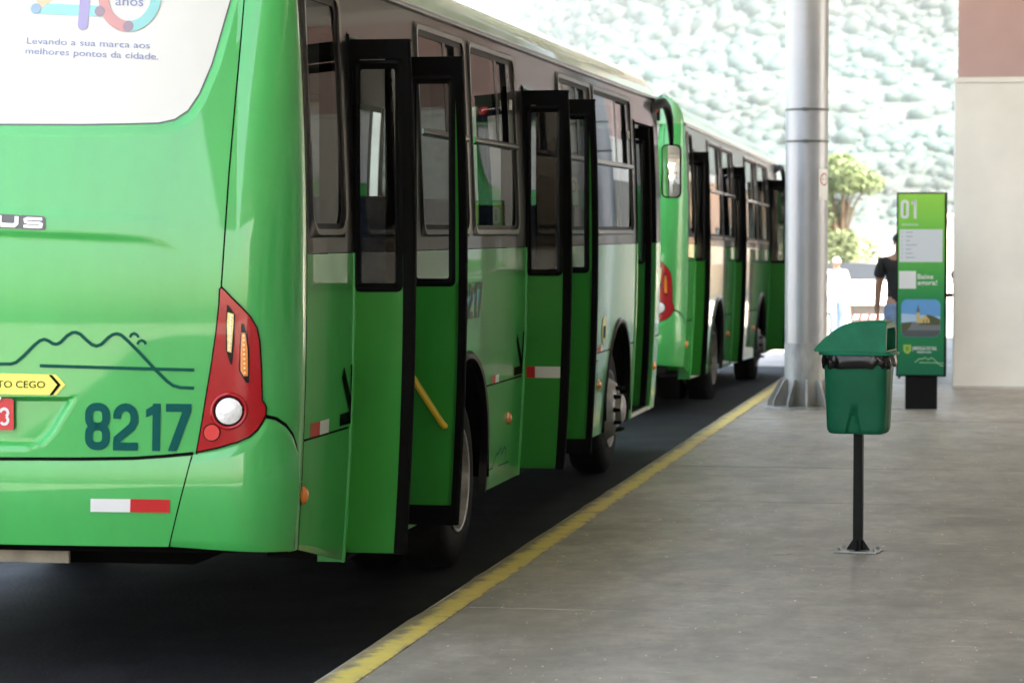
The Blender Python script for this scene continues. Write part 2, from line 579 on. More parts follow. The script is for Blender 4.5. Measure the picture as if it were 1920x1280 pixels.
def door_leaf(root, y, out, inner, face, z0=0.40, z1=2.74, name='door_leaf'):
    """a leaf standing square to the bus side; face -1 shows its outer skin to the rear, 'strip' leaf carries a green strip"""
    t = 0.018
    xo = lambda z: out + prof(z) * 0.9
    wa, wb = out - 0.245, out - 0.082
    p = MB()
    zb = 0.50 if face == 'strip' else z0 + 0.02
    p.grid(lambda s, z: (lerp(inner, xo(z) - 0.045, s), y - t, z), lin(0, 1, 2), lin(zb, 1.61, 10))
    if face == 'strip':
        p.grid(lambda s, z: (lerp(wb + 0.020, xo(z) - 0.030, s), y - t, z), [0, 1], lin(1.61, 2.63, 8))
    else:
        p.grid(lambda s, z: (lerp(wb + 0.030, xo(z) - 0.045, s), y - t, z), [0, 1], lin(1.61, 1.765, 3))
    leaf = p.build(name, 'paint_door_shaded', root)
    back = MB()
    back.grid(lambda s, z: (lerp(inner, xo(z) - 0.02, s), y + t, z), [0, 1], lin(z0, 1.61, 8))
    back.build('rear_skin', 'paint_door_shaded', leaf)
    f = MB()
    ztop = z1
    if face == 'strip':
        f.grid(lambda s, z: (lerp(inner, wa + 0.0, s), y - t - 0.001, z), [0, 1], lin(1.61, 2.63, 6))
        f.grid(lambda s, z: (lerp(inner, xo(z), s), y - t - 0.001, z), [0, 1], lin(2.63, ztop, 2))
        f.grid(lambda s, z: (lerp(inner, xo(z), s), y - t - 0.001, z), [0, 1], [z0, 0.50])
        f.grid(lambda s, z: (lerp(xo(z) - 0.03, xo(z), s), y - t - 0.001, z), [0, 1], lin(0.50, 2.63, 12))
    else:
        f.grid(lambda s, z: (lerp(inner, wa, s), y - t - 0.001, z), [0, 1], lin(1.61, 2.65, 6))
        f.grid(lambda s, z: (lerp(wb + 0.03, xo(z) - 0.0, s), y - t - 0.001, z), [0, 1], lin(1.765, 2.65, 6))
        f.grid(lambda s, z: (lerp(inner, xo(z), s), y - t - 0.001, z), [0, 1], lin(2.65, ztop, 2))
        f.grid(lambda s, z: (lerp(xo(z) - 0.045, xo(z), s), y - t - 0.0015, z), [0, 1], lin(z0, 1.765, 10))
    f.box(inner, out - 0.01, y - t, y + t, ztop - 0.012, ztop - 0.001)
    f.build('upper_frame', 'door_black', leaf)
    # moulded frame round the pane
    g = MB()
    o1 = round_rect(wa - 0.03, wb + 0.036, 1.595, 2.645, 0.03, 0.03)
    o2 = round_rect(wa - 0.015, wb + 0.018, 1.612, 2.630, 0.02, 0.02)
    o3 = round_rect(wa, wb, 1.635, 2.605, 0.012, 0.012)
    Y = lambda d: (lambda a, b: (a, y - t - d, b))
    ring(g, o1, o2, Y(0.002), Y(0.016))
    ring(g, o2, o3, Y(0.016), Y(-0.006))
    g.build('pane_frame', 'black_matt', leaf)
    MB().grid(lambda x, z: (x, y - 0.004, z), [wa - 0.003, wb + 0.003], [1.63, 2.61]).build('pane', 'door_glass', leaf)
    # rubber edge
    e = MB()
    e.grid(lambda a, z: (xo(z) + 0.012 * math.cos(a), y + (t + 0.006) * math.sin(a), z), [R(q) for q in range(-100, 101, 20)], lin(z0 + 0.0, ztop, 14))
    e.build('edge_seal', 'rubber', leaf)
    return leaf


def wheel(root, y, x, r, front, sgn=1):
    """x is the outer face of the tyre; sgn +1 faces +x"""
    X = lambda h: sgn * h
    t = MB()
    w = 0.27
    prof_t = [(0.288, -0.02), (0.30, 0.0), (0.36, 0.012), (0.43, 0.006), (r - 0.025, -0.012), (r - 0.004, -0.035), (r, -0.06), (r, -w + 0.06), (r - 0.03, -w + 0.01), (0.36, -w), (0.29, -w)]
    t.lathe([(a, X(h)) for a, h in prof_t], (x, y, r), 'X', 56)
    for k in range(3):
        t.lathe([(r + 0.002, X(-0.09 - 0.045 * k)), (r - 0.012, X(-0.095 - 0.045 * k)), (r - 0.012, X(-0.105 - 0.045 * k)), (r + 0.002, X(-0.11 - 0.045 * k))], (x, y, r), 'X', 56)
    wh = t.build('wheel', 'tyre', root)
    if front:
        pr = [(0.300, 0.004), (0.296, 0.014), (0.284, 0.010), (0.272, -0.02), (0.262, -0.025), (0.235, 0.0), (0.20, 0.055), (0.16, 0.07), (0.135, 0.07), (0.13, 0.055), (0.115, 0.055), (0.11, 0.11), (0.08, 0.125), (0.0, 0.13)]
    else:
        pr = [(0.300, 0.004), (0.296, 0.014), (0.284, 0.010), (0.275, -0.02), (0.268, -0.11), (0.255, -0.14), (0.21, -0.16), (0.15, -0.155), (0.13, -0.13), (0.11, -0.05), (0.08, -0.03), (0.0, -0.03)]
    rim = MB().lathe([(a, X(h)) for a, h in pr], (x, y, r), 'X', 48).build('rim', 'rim_steel', wh)
    rn, h0, h1 = (0.167, 0.06, 0.115) if front else (0.18, -0.16, -0.125)
    for k in range(10):
        a = 2 * math.pi * k / 10
        n = MB().lathe([(0.021, X(h0)), (0.021, X(h0 + 0.02)), (0.016, X(h0 + 0.022)), (0.014, X(h1)), (0.0, X(h1))], (x, y + rn * math.cos(a), r + rn * math.sin(a)), 'X', 6)
        n.build('wheel_nut', 'black_matt' if front else 'rim_steel', wh, smooth=False)
    return wh


def build_bus(P):
    root = empty('city_bus', P['loc'], (P.get('pitch', 0), 0, 0))
    tag(root, P['label'], 'bus', 'green buses standing in line at the kerb')
    arches, doors, wins, LEN = P['arches'], P['doors'], P['wins'], P['len']
    detail = P.get('detail', True)
    RS = lambda off: (lambda u, z: rear(u, z, off))

    # ---- dark inner shell behind every joint
    bk = MB()
    bk.grid(lambda u, z: rear(u, z, -0.065), lin(-UT, UT, 60), lin(0.52, 2.25, 10))
    for s in (1, -1):
        bk.grid(lambda u, z: rear(s * u, z, -0.045 if u > 1.0 else -0.075), lin(0.90, UT, 18), lin(2.20, 3.0, 8))
    bk.build('inner_shell', 'void', root)

    # ---- tailgate
    seam = lambda z: interp(SEAM, z)
    ss = [0.0]
    outl = []
    N = 96
    tab = [(a / seam(b), a, b) for a, b in WOUT]
    tab[-1] = (1.0, WOUT[-1][0], 3.0)
    sv = lin(0, 1, N) + [t[0] for t in tab[4:-1]]
    sv = sorted(set(round(v, 4) for v in sv))
    ztop = lambda s: interp([(t[0], t[2]) for t in tab], s)

    def gate(s, r):
        zt = ztop(abs(s))
        zb = interp(BTOP, min(0.85, abs(s) * 0.87)) - 0.02
        z = lerp(zb, zt, r)
        u = s * (seam(z) - 0.004)
        return rear(u, z, rear_relief(u, z))
    rows = lin(0, 1, 128)
    gt = MB()
    cols = [-v for v in reversed(sv[1:])] + sv
    gt.grid(gate, cols, rows)
    gate_o = gt.build('tailgate', 'paint', root)
    # ---- recessed screen with its surround
    WINs = WIN
    dense = []
    for (a, b), (c, d) in zip(WOUT, WOUT[1:]):
        dense += [((lerp(a, c, k / 6)), lerp(b, d, k / 6)) for k in range(6)]
    dense.append(WOUT[-1])
    densi = []
    for (a, b), (c, d) in zip(WIN, WIN[1:]):
        densi += [((lerp(a, c, k / 6)), lerp(b, d, k / 6)) for k in range(6)]
    densi.append(WIN[-1])
    sr = MB()
    for s in (1, -1):
        n = len(dense)
        for e in range(4):
            k0, k1 = e / 4, (e + 1) / 4
            rowa = [rear(s * lerp(a[0], b[0], k0), lerp(a[1], b[1], k0), -0.035 * sm(k0)) for a, b in zip(dense, densi)]
            rowb = [rear(s * lerp(a[0], b[0], k1), lerp(a[1], b[1], k1), -0.035 * sm(k1)) for a, b in zip(dense, densi)]
            sr.add(rowa + rowb, [(i, i + 1, n + i + 1, n + i) for i in range(n - 1)])
    sr.build('window_surround', 'paint', gate_o)
    sc = MB()
    cu = sorted(set([a for a, b in densi]))
    cu = [-v for v in reversed(cu[1:])] + cu
    sc.grid(lambda u, r: rear(u, lerp(interp(densi, abs(u)), 3.02, r), -0.034), cu, lin(0, 1, 14))
    scr = sc.build('rear_window', 'white_vinyl', root, label='rear window covered by a white advert')
    rub = MB().stroke([(-a, b) for a, b in reversed(densi[1:])] + densi, 0.006, RS(-0.031))
    rub.build('gasket', 'emblem_grey', scr)
    # ---- corner pillars
    for s in (1, -1):
        c = MB()
        c.grid(lambda t, q: (lambda z: rear(s * lerp(seam(z) + 0.003, UT, t), z, 0.0))(lerp(0.60 if t < 0.84 else 0.515, 3.0, q)), lin(0, 1, 50), lin(0, 1, 60))
        c.build('corner_pillar', 'paint', root)
    # ---- bumper
    bj = lambda z: interp([(0.55, 0.759), (0.948, 0.850)], z)
    bul = lambda z: 0.014 + 0.016 * math.sin(math.pi * max(0, min(1, (z - 0.55) / 0.42)))
    bu = MB()

    def bump(s, r):
        zt = interp(BTOP, abs(s) * 0.85) - 0.012
        z = lerp(0.553, zt, r)
        return rear(s * (bj(z) - 0.003), z, bul(z))
    bu.grid(bump, lin(-1, 1, 64), lin(0, 1, 24))
    bu.grid(lambda s, r: (lambda p: (p[0], p[1] + 0.14 * r, p[2] - 0.012 * math.sin(r * 1.5)))(rear(s * 0.756, 0.553, bul(0.553))), lin(-1, 1, 40), lin(0, 1, 4))
    bu.grid(lambda s, r: (lambda p, q: tuple(lerp(a, b, r) for a, b in zip(p, q)))(rear(s * (bj(0.93) - 0.003), interp(BTOP, abs(s) * 0.85) - 0.012, bul(0.92)), rear(s * (bj(0.93) - 0.003), interp(BTOP, abs(s) * 0.85) - 0.014, -0.01)), lin(-1, 1, 40), [0, 1])
    bumper = bu.build('bumper', 'paint', root)
    for s in (1, -1):
        c = MB()
        ub = [x for x in lin(0.85, 1.30, 44)] + lin(1.302, 1.349, 16)

        def bcor(u, r):
            zt = interp(BCOR, u) - 0.010
            zb = interp([(0.85, 0.553), (1.349, 0.516)], u)
            z = lerp(zb, zt, r)
            t = (u - 0.85) / (1.349 - 0.85)
            uu = lerp(bj(z) + 0.003, 1.349, t)
            edge = min(1, r / 0.06, (1 - r) / 0.07, (1 - t) / 0.05)
            return rear(s * uu, z, (0.4 + 0.6 * sm(edge)) * bul(z))
        c.grid(bcor, ub, lin(0, 1, 30))
        c.build('bumper_corner', 'paint', root)
        j = MB()
        j.stroke([(s * a, b - 0.004) for a, b in BTOP], 0.014, RS(0.0035))
        j.stroke([(s * a, b) for a, b in BCOR[6:]] + [(s * 1.352, 0.52)], 0.015, RS(0.004))
        j.build('joint', 'rubber', root)
    # ---- tail lights
    for s in (1, -1):
        fl = lambda off: (lambda u, z: rear(s * u, z, off))
        cx, cz = 1.02, 1.28
        tl = MB().fill(LAMP, fl(0.008), 4).build('tail_light', 'lens_red', root)
        MB().stroke(LAMP, 0.013, fl(0.0065), True).build('seal', 'rubber', tl)
        if detail:
            rb_ = MB()
            for k in range(26):
                z = 0.985 + k * 0.0225
                ua = interp([(0.953, 0.868), (1.065, 0.886), (1.203, 0.906), (1.316, 0.923), (1.441, 0.94), (1.566, 0.952)], z) + 0.010
                ub_ = interp([(0.98, 0.95), (1.02, 1.07), (1.2, 1.05), (1.3, 0.98), (1.55, 0.965)], z)
                rb_.stroke([(lerp(ua, ub_, q / 6), z + 0.004 * math.sin(q * 2)) for q in range(7)], 0.005, fl(0.0098))
            rb_.build('lens_rib', 'lens_red', tl)
        MB().fill(LED1, fl(0.0105), 2).build('lamp_housing', 'black_gloss', tl)
        MB().fill(LED1L, fl(0.0125), 2).build('led_strip', 'lens_yellow', tl)
        MB().fill(LED2, fl(0.0105), 2).build('lamp_housing', 'black_gloss', tl)
        MB().fill(LED2L, fl(0.0125), 2).build('led_strip', 'lens_amber', tl)
        if detail:
            for (ta, tb, n, m) in (((1.0, 1.520), (0.996, 1.382), 12, 'lens_white'), ((1.053, 1.437), (1.060, 1.282), 9, 'lens_yellow')):
                d = MB()
                for k in range(n):
                    d.disc((lerp(ta[0], tb[0], k / (n - 1)), lerp(ta[1], tb[1], k / (n - 1))), 0.0042, fl(0.0140), 10)
                d.build('led_row', m, tl)
        MB().disc((0.998, 1.122), 0.066, fl(0.0105), 36).build('lamp_housing', 'rubber', tl)
        dome = MB()
        dome.grid(lambda r, a: rear(s * (0.998 + r * math.cos(a)), 1.122 + r * math.sin(a), 0.014 + 0.012 * (1 - (r / 0.055) ** 2)), lin(0.0, 0.055, 5), lin(0, 2 * math.pi, 32))
        dome.build('reversing_lamp', 'lens_white', tl)
        MB().disc((0.928, 1.032), 0.0375, fl(0.0105), 30).build('lamp_housing', 'rubber', tl)
        MB().disc((0.928, 1.032), 0.033, fl(0.0125), 30).build('reflector', 'lens_red_flat', tl)
        if detail:
            rg = MB()
            rg.grid(lambda a, b: rear(s * (0.998 + (0.071 + 0.008 * math.cos(b)) * math.cos(a)), 1.122 + (0.071 + 0.008 * math.cos(b)) * math.sin(a), 0.009 + 0.008 * max(0, math.sin(b))), lin(0, 2 * math.pi, 40), lin(0, math.pi, 6))
            rg.build('lamp_rim', 'lens_red', tl)
    # ---- roof
    ry0 = 0.30

    def roof_pt(a, y):
        # a in -1..1 across, rounded shoulders
        aa = abs(a)
        ps = [(1.0, 0.0, 3.015), (0.975, 0.022, 3.09), (0.94, 0.075, 3.165), (0.89, 0.16, 3.225), (0.80, 0.31, 3.27), (0.6, 0.60, 3.30), (0.0, 1.25, 3.325)]
        inset = interp([(p[0], p[1]) for p in reversed(ps)], aa)
        z = interp([(p[0], p[2]) for p in reversed(ps)], aa)
        e = LEN - y
        k = 1.0
        if e < 0.55:
            k = math.sqrt(max(0, 1 - (1 - e / 0.55) ** 2)) if e > 0 else 0
        z = 3.015 + (z - 3.015) * k
        x = -1.25 + (1 if a > 0 else -1) * (1.25 + prof(3.0) - inset)
        if e < 0.25:
            x = -1.25 + (x + 1.25) * (1 - 0.20 * (1 - e / 0.25) ** 2)
        return (x, y, z)
    aas = [-1, -0.985, -0.975, -0.955, -0.94, -0.915, -0.89, -0.845, -0.8, -0.7, -0.6, -0.45, -0.3, -0.15]
    aas = aas + [0] + [-a for a in reversed(aas)]
    rf = MB()
    ysr = lin(0.0, LEN - 0.6, 40) + lin(LEN - 0.55, LEN, 12)
    rf.grid(roof_pt, aas, ysr)

    def cap(u, v, off=0.0):
        p = rear(u, 3.0, 0)
        q = plan(u)[2]
        a = v * math.pi / 2
        ins = 0.30 * (1 - math.cos(a)) - off
        return (p[0] - q[0] * ins, p[1] - q[1] * ins, 3.0 + (0.315 + off) * math.sin(a))
    rf.grid(cap, lin(-UT, UT, 70), lin(0, 1, 12))
    roof = rf.build('roof', P['roof'], root)
    for s in (1, -1):
        MB().fill([(s * 0.30, 0.06), (s * 1.0, 0.06), (s * 1.0, 0.62), (s * 0.30, 0.62)], lambda u, v: cap(u, v, 0.006), 3).build('lamp_panel', 'black_gloss', roof)
        dm = MB()
        dm.grid(lambda r, a: cap(s * (0.93 + r * math.cos(a)), 0.32 + r * 2.0 * math.sin(a), 0.012 + 0.02 * (1 - (r / 0.058) ** 2)), lin(0, 0.058, 4), lin(0, 2 * math.pi, 24))
        dm.build('top_lamp', 'lens_red_flat', roof)
    rl = MB()
    rl.grid(lambda y, a: (prof(3.0) + 0.004 + 0.017 * math.cos(a), y, 3.0 + 0.020 * math.sin(a)), [-0.02, LEN - 0.12], [R(t) for t in range(-90, 91, 30)])
    rl.build('drip_rail', 'rail_metal', root)

    # ---- door side: lower skin
    def zbot(y):
        z = 0.36
        if y < 0.86:
            z = lerp(0.515, 0.362, max(0, y) / 0.86)
        for c in arches:
            d = abs(y - c)
            if d < 0.655:
                z = max(z, 0.52 + math.sqrt(0.655 ** 2 - d * d))
        return z
    spans = []
    y = 0.012
    for (a, b, k) in doors:
        spans.append((y, a - 0.02))
        y = b + 0.02
    spans.append((y, LEN - 0.28))
    for (a, b) in spans:
        lo, hi = MB(), MB()
        ys = sorted(set(lin(a, b, max(2, int((b - a) / 0.03))) + [c + q * 0.655 * math.cos(R(t)) for c in arches for q in (1, -1) for t in range(0, 90, 6) if a < c + q * 0.655 * math.cos(R(t)) < b]))
        hi.grid(lambda y, r: side(y, lerp(max(0.985, zbot(y)), 1.772, r)), ys, lin(0, 1, 14))
        for y0_, y1_ in zip(ys, ys[1:]):
            m0 = zbot((y0_ + y1_) / 2)
            if m0 >= 0.97 and lo.f:
                lo.build('skirt_panel', 'paint', root)
                lo = MB()
            if m0 < 0.97:
                lo.grid(lambda y, r: side(y, lerp(min(0.974, zbot(y)), 0.975, r)), [y0_, y1_], lin(0, 1, 8))
        hi.build('side_panel', 'paint', root)
        if lo.f:
            lo.build('skirt_panel', 'paint', root)
        gp = MB()
        gp.grid(lambda y, z: side(y, z, -0.012), [a, b], lin(0.95, 1.01, 1)) if not any(a < c < b for c in arches) else None
        for c in arches:
            if a < c < b:
                gp.grid(lambda y, z: side(y, z, -0.012), [a, c - 0.5], [0.95, 1.01])
                gp.grid(lambda y, z: side(y, z, -0.012), [c + 0.5, b], [0.95, 1.01])
        gp.build('joint_backing', 'void', root)
    # ---- arch trims and wells
    for c in arches:
        t = MB()
        an = lin(0, 180, 36)
        for ra, rb_, oa, ob in ((0.638, 0.648, -0.03, 0.014), (0.648, 0.672, 0.014, 0.018), (0.672, 0.690, 0.018, 0.001)):
            t.grid(lambda a, k: (lambda yy, zz, of: (prof(zz) + of, yy, zz))(c + lerp(ra, rb_, k) * math.cos(R(a)), 0.52 + lerp(ra, rb_, k) * math.sin(R(a)), lerp(oa, ob, k)), an, [0, 1])
        for s in (1, -1):
            for ra, rb_, oa, ob in ((0.638, 0.648, -0.03, 0.014), (0.648, 0.672, 0.014, 0.018), (0.672, 0.690, 0.018, 0.001)):
                t.grid(lambda z, k: (prof(z) + lerp(oa, ob, k), c + s * lerp(ra, rb_, k), z), [0.36, 0.52], [0, 1])
        t.build('wheel_arch_trim', P['arch'], root)
        w = MB()
        w.grid(lambda a, x: (x, c + 0.66 * math.cos(R(a)), max(0.45, 0.50 + 0.66 * math.sin(R(a)))), lin(-5, 185, 24), [-0.02, -0.75])
        w.grid(lambda y, z: (-0.75, y, z), [c - 0.66, c + 0.66], [0.40, 1.18])
        w.build('wheel_well', 'void', root)
    # ---- window band
    zw0, zw1 = 1.855, 2.925
    for (a, b) in spans:
        hs = [(w[0], w[1], zw0, zw1 if len(w) < 3 else w[2]) for w in wins if a - 0.01 <= w[0] < b]
        bd = MB()
        holed(bd, a, b, 1.776, 2.985, hs)
        bd.build('window_band', P['band'], root)
    for (a, b, k) in doors:
        hd = MB()
        hd.grid(lambda y, z: side(y, z), [a - 0.02, b + 0.02], lin(2.775, 2.985, 3))
        hd.box(-0.10, prof(2.77) + 0.004, a - 0.02, b + 0.02, 2.755, 2.775)
        hd.build('door_header', P['band'], root)
    for w in wins:
        bus_window(root, w[0], w[1], zw0, zw1 if len(w) < 3 else w[2], split=(w[1] - w[0]) > 0.8, rb=0.10 if (w[1] - w[0]) > 0.8 else 0.13)
    # ---- doors
    for (a, b, kind) in doors:
        for yy, s in ((a - 0.02, 1), (b + 0.02, -1)):
            for z0_, z1_, jmat in ((0.36, 1.772, 'paint'), (1.774, 2.765, 'door_black')):
                jm = MB()
                jm.grid(lambda x, z: (x + prof(z), yy, z), [0.003, -0.12], lin(z0_, z1_, 8))
                jm.grid(lambda q, z: (prof(z) + 0.012 * math.cos(q), yy + 0.012 * math.sin(q), z), [R(t) for t in range(-90, 91, 45)], lin(z0_, z1_, 10))
                jm.build('door_jamb', jmat, root)
        st = MB()
        st.box(-0.42, -0.075, a, b, 0.37, 0.392)
        st.build('step', 'interior_floor', root, bevel=0.004)
        MB().box(-0.074, -0.040, a, b, 0.366, 0.396).build('step_nosing', 'alu' if kind.get('inside') else 'rubber', root, bevel=0.004)
        s2 = MB().box(-0.80, -0.42, a, b, 0.395, 0.66).box(-1.15, -0.8, a, b, 0.395, 0.93)
        s2.build('inner_step', 'interior_floor', root, smooth=False)
        if kind['near']:
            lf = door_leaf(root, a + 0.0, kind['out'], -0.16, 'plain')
            if kind.get('reflect'):
                rr_ = MB().box(0.002, 0.055, a - 0.0205, a - 0.019, 0.965, 1.035)
                rr_.build('red_reflector', 'red_print', lf, smooth=False)
                MB().box(0.056, kind['out'] - 0.062, a - 0.0205, a - 0.019, 0.965, 1.035).build('white_reflector', 'white_print', lf, smooth=False)
        if kind['far']:
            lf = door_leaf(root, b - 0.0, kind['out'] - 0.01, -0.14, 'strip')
            if kind.get('rail'):
                yy = b - 0.055
                hr = MB().tube([(-0.10, yy, 1.30), (0.03, yy, 1.105), (0.155, yy, 0.915), (0.165, yy + 0.015, 0.90), (0.165, yy + 0.037, 0.897)], [0.017, 0.017, 0.017, 0.018, 0.015], 12)
                hr.build('handrail', 'yellow_rail', lf)
        if kind.get('inside'):
            door_leaf(root, b - 0.06, -0.03, -0.55, 'plain')
    # ---- front end
    yF = LEN

    def fr(s, z, off=0.0):
        """s: 0 door-side .. 1 other side, around the nose"""
        rad = 0.28
        arc_l = rad * math.pi / 2
        tot = 2.5 - 2 * rad + 2 * arc_l
        d = s * tot
        lean = 0.10 * max(0, (z - 1.1) / 1.9) ** 1.5
        if d < arc_l:
            t = d / rad
            p = (-rad + rad * math.cos(t), yF - rad + rad * math.sin(t))
            n = (math.cos(t), math.sin(t))
        elif d > tot - arc_l:
            t = (tot - d) / rad
            p = (-2.5 + rad - rad * math.cos(t), yF - rad + rad * math.sin(t))
            n = (-math.cos(t), math.sin(t))
        else:
            p = (-rad - (d - arc_l), yF)
            n = (0, 1)
        k = (p[0] + 1.25) / 1.25
        w = max(0, n[1])
        return (p[0] + prof(z) * k + n[0] * off, p[1] - lean * w + n[1] * off, z)
    fs = lin(0, 0.16, 12) + lin(0.2, 0.8, 12) + lin(0.84, 1, 12)
    MB().grid(fr, fs, lin(0.36, 1.25, 10)).build('front_panel', 'paint', root)
    MB().grid(fr, [f for f in fs if f <= 0.10], lin(1.25, 2.985, 12)).build('front_pillar', 'paint' if not P.get('dark_pillar') else 'black_gloss', root)
    MB().grid(fr, [f for f in fs if f >= 0.10], lin(1.25, 2.985, 12)).build('windscreen', 'bus_glass', root)
    # mirror on its bent arm
    am = MB().tube([(prof(2.95) - 0.03, yF - 0.62, 2.90), (0.0, yF - 0.42, 2.955), (0.012, yF - 0.22, 2.975), (0.02, yF - 0.02, 2.95), (0.022, yF + 0.16, 2.86), (0.022, yF + 0.27, 2.73), (0.022, yF + 0.31, 2.60)], [0.05, 0.045, 0.042, 0.038, 0.034, 0.026, 0.018], 12)
    arm = am.build('mirror_arm', 'black_matt', root)
    mr = MB()
    ol = round_rect(-0.085, 0.085, -0.235, 0.235, 0.045, 0.045)
    mc = (0.022, yF + 0.30, 2.40)
    F = lambda d, k=1.0: (lambda a, b: (mc[0] + a * k, mc[1] + d + a * 0.12, mc[2] + b * (1 - (1 - k) * 0.5)))
    ring(mr, ol, ol, F(0.0), F(0.05))
    mr.fill(ol, F(0.0))
    ring(mr, ol, ol, F(0.05), F(0.10, 0.75))
    mr.fill(ol, F(0.10, 0.75))
    mirror = mr.build('mirror_housing', 'black_matt', root)
    MB().fill(round_rect(-0.075, 0.075, -0.224, 0.224, 0.04, 0.04), lambda a, b: F(-0.004 - 0.010 * (1 - (a / 0.09) ** 2) - 0.016 * (1 - (b / 0.25) ** 2))(a, b), 3).build('mirror_glass', 'mirror', mirror)
    # ---- far side
    ls = MB()
    ls.grid(lambda y, z: (-2.5 - prof(z), y, z), [0.0, LEN - 0.28], lin(0.24, 1.80, 10))  # lower edge brought down to block light coming under the bus
    ls.build('offside_panel', 'paint', root)
    lb = MB()
    nwin = 7
    wl = (LEN - 1.0) / nwin
    lb.grid(lambda y, z: (-2.5 - prof(z), y, z), [0.0, LEN - 0.28], [2.90, 2.985])
    lb.grid(lambda y, z: (-2.5 - prof(z), y, z), [0.0, LEN - 0.28], [1.80, 1.86])
    for k in range(nwin + 1):
        ya = 0.35 + k * wl
        lb.grid(lambda y, z: (-2.5 - prof(z), y, z), [ya - 0.07, ya + 0.07], lin(1.86, 2.90, 4))
    lb.build('offside_band', 'black_gloss', root)
    for k in range(nwin):
        ya = 0.35 + k * wl + 0.07
        MB().grid(lambda y, z: (-2.495 - prof(z), y, z), [ya, ya + wl - 0.14], lin(1.86, 2.90, 4)).build('offside_pane', 'clear_glass', root)
    # ---- interior
    d0, d1, d2 = doors
    fl_ = MB().box(-2.44, -1.15, 0.05, LEN - 0.4, 0.88, 0.93)
    for a, b in spans:
        fl_.box(-1.149, -0.80, a + 0.03, b - 0.03, 0.88, 0.93)
    fl_.build('floor', 'interior_floor', root, smooth=False)
    MB().box(-2.40, -0.12, 0.1, LEN - 0.5, 2.94, 2.96).build('ceiling_lining', 'interior', root, smooth=False)
    ch = MB().box(-2.0, -0.55, 0.15, LEN - 0.3, 0.42, 0.86)
    ch.build('chassis', 'void', root, smooth=False)
    hoop = MB().box(-2.3, -0.05, 0.03, 0.06, 0.6, 2.0)
    hoop.build('engine_bulkhead', 'void', root, smooth=False)
    seat_ys = P['seats']
    seat0 = None
    for (sx, sy) in seat_ys:
        if seat0 is None:
            q = MB()
            q.box(-0.44, 0.44, 0.0, 0.42, 0.40, 0.48)
            q.add([(x, yy, z) for x in (-0.44, 0.44) for (yy, z) in ((0.0, 0.45), (0.07, 0.45), (-0.06, 1.12), (-0.10, 1.12))], [(0, 1, 2, 3), (4, 7, 6, 5), (0, 4, 5, 1), (1, 5, 6, 2), (2, 6, 7, 3), (3, 7, 4, 0)])
            q.box(-0.38, 0.38, 0.15, 0.25, 0.0, 0.40)
            seat0 = q.build('passenger_seat', 'seat_fabric', root, bevel=0.03)
            so = seat0
        else:
            so = seat0.copy()
            COL.objects.link(so)
            so.parent = root
        so.location = (sx, sy, 0.93)
    for (px_, py_) in P['poles']:
        MB().tube([(px_, py_, 0.40), (px_, py_, 2.93)], 0.018, 10).build('grab_pole', 'yellow_rail', root)
    # ---- wheels
    for c, front in ((arches[0], False), (arches[1], True)):
        wheel(root, c - 0.0, -0.075 if not front else -0.10, 0.50, front)
        wheel(root, c, -2.42, 0.50, front, -1)
        if not front:
            wheel(root, c, -0.40, 0.50, False)
        MB().tube([(-2.3, c, 0.5), (-0.3, c, 0.5)], 0.09, 10).build('axle', 'void', root)
    # ---- side markers and small reflectors
    for (my, mz) in P['markers']:
        d = MB()
        d.grid(lambda r, a: (prof(mz) + 0.004 + 0.022 * math.cos(r * math.pi / 2), my + 0.036 * math.sin(r * math.pi / 2) * math.cos(a), mz + 0.036 * math.sin(r * math.pi / 2) * math.sin(a)), lin(0, 1, 5), lin(0, 2 * math.pi, 18))
        d.lathe([(0.040, prof(mz) + 0.001), (0.040, prof(mz) + 0.008), (0.034, prof(mz) + 0.010)], (0, my, mz), 'X', 18)
        d.build('side_marker', 'lens_amber', root)
    for (y0_, y1_, z0_, z1_) in P['reflectors']:
        MB().grid(lambda y, z: side(y, z, 0.003), [y0_, lerp(y0_, y1_, 0.5)], [z0_, z1_]).build('red_reflector', 'red_print', root)
        MB().grid(lambda y, z: side(y, z, 0.003), [lerp(y0_, y1_, 0.5), y1_], [z0_, z1_]).build('white_reflector', 'white_print', root)
    return root, RS, gate_o, scr
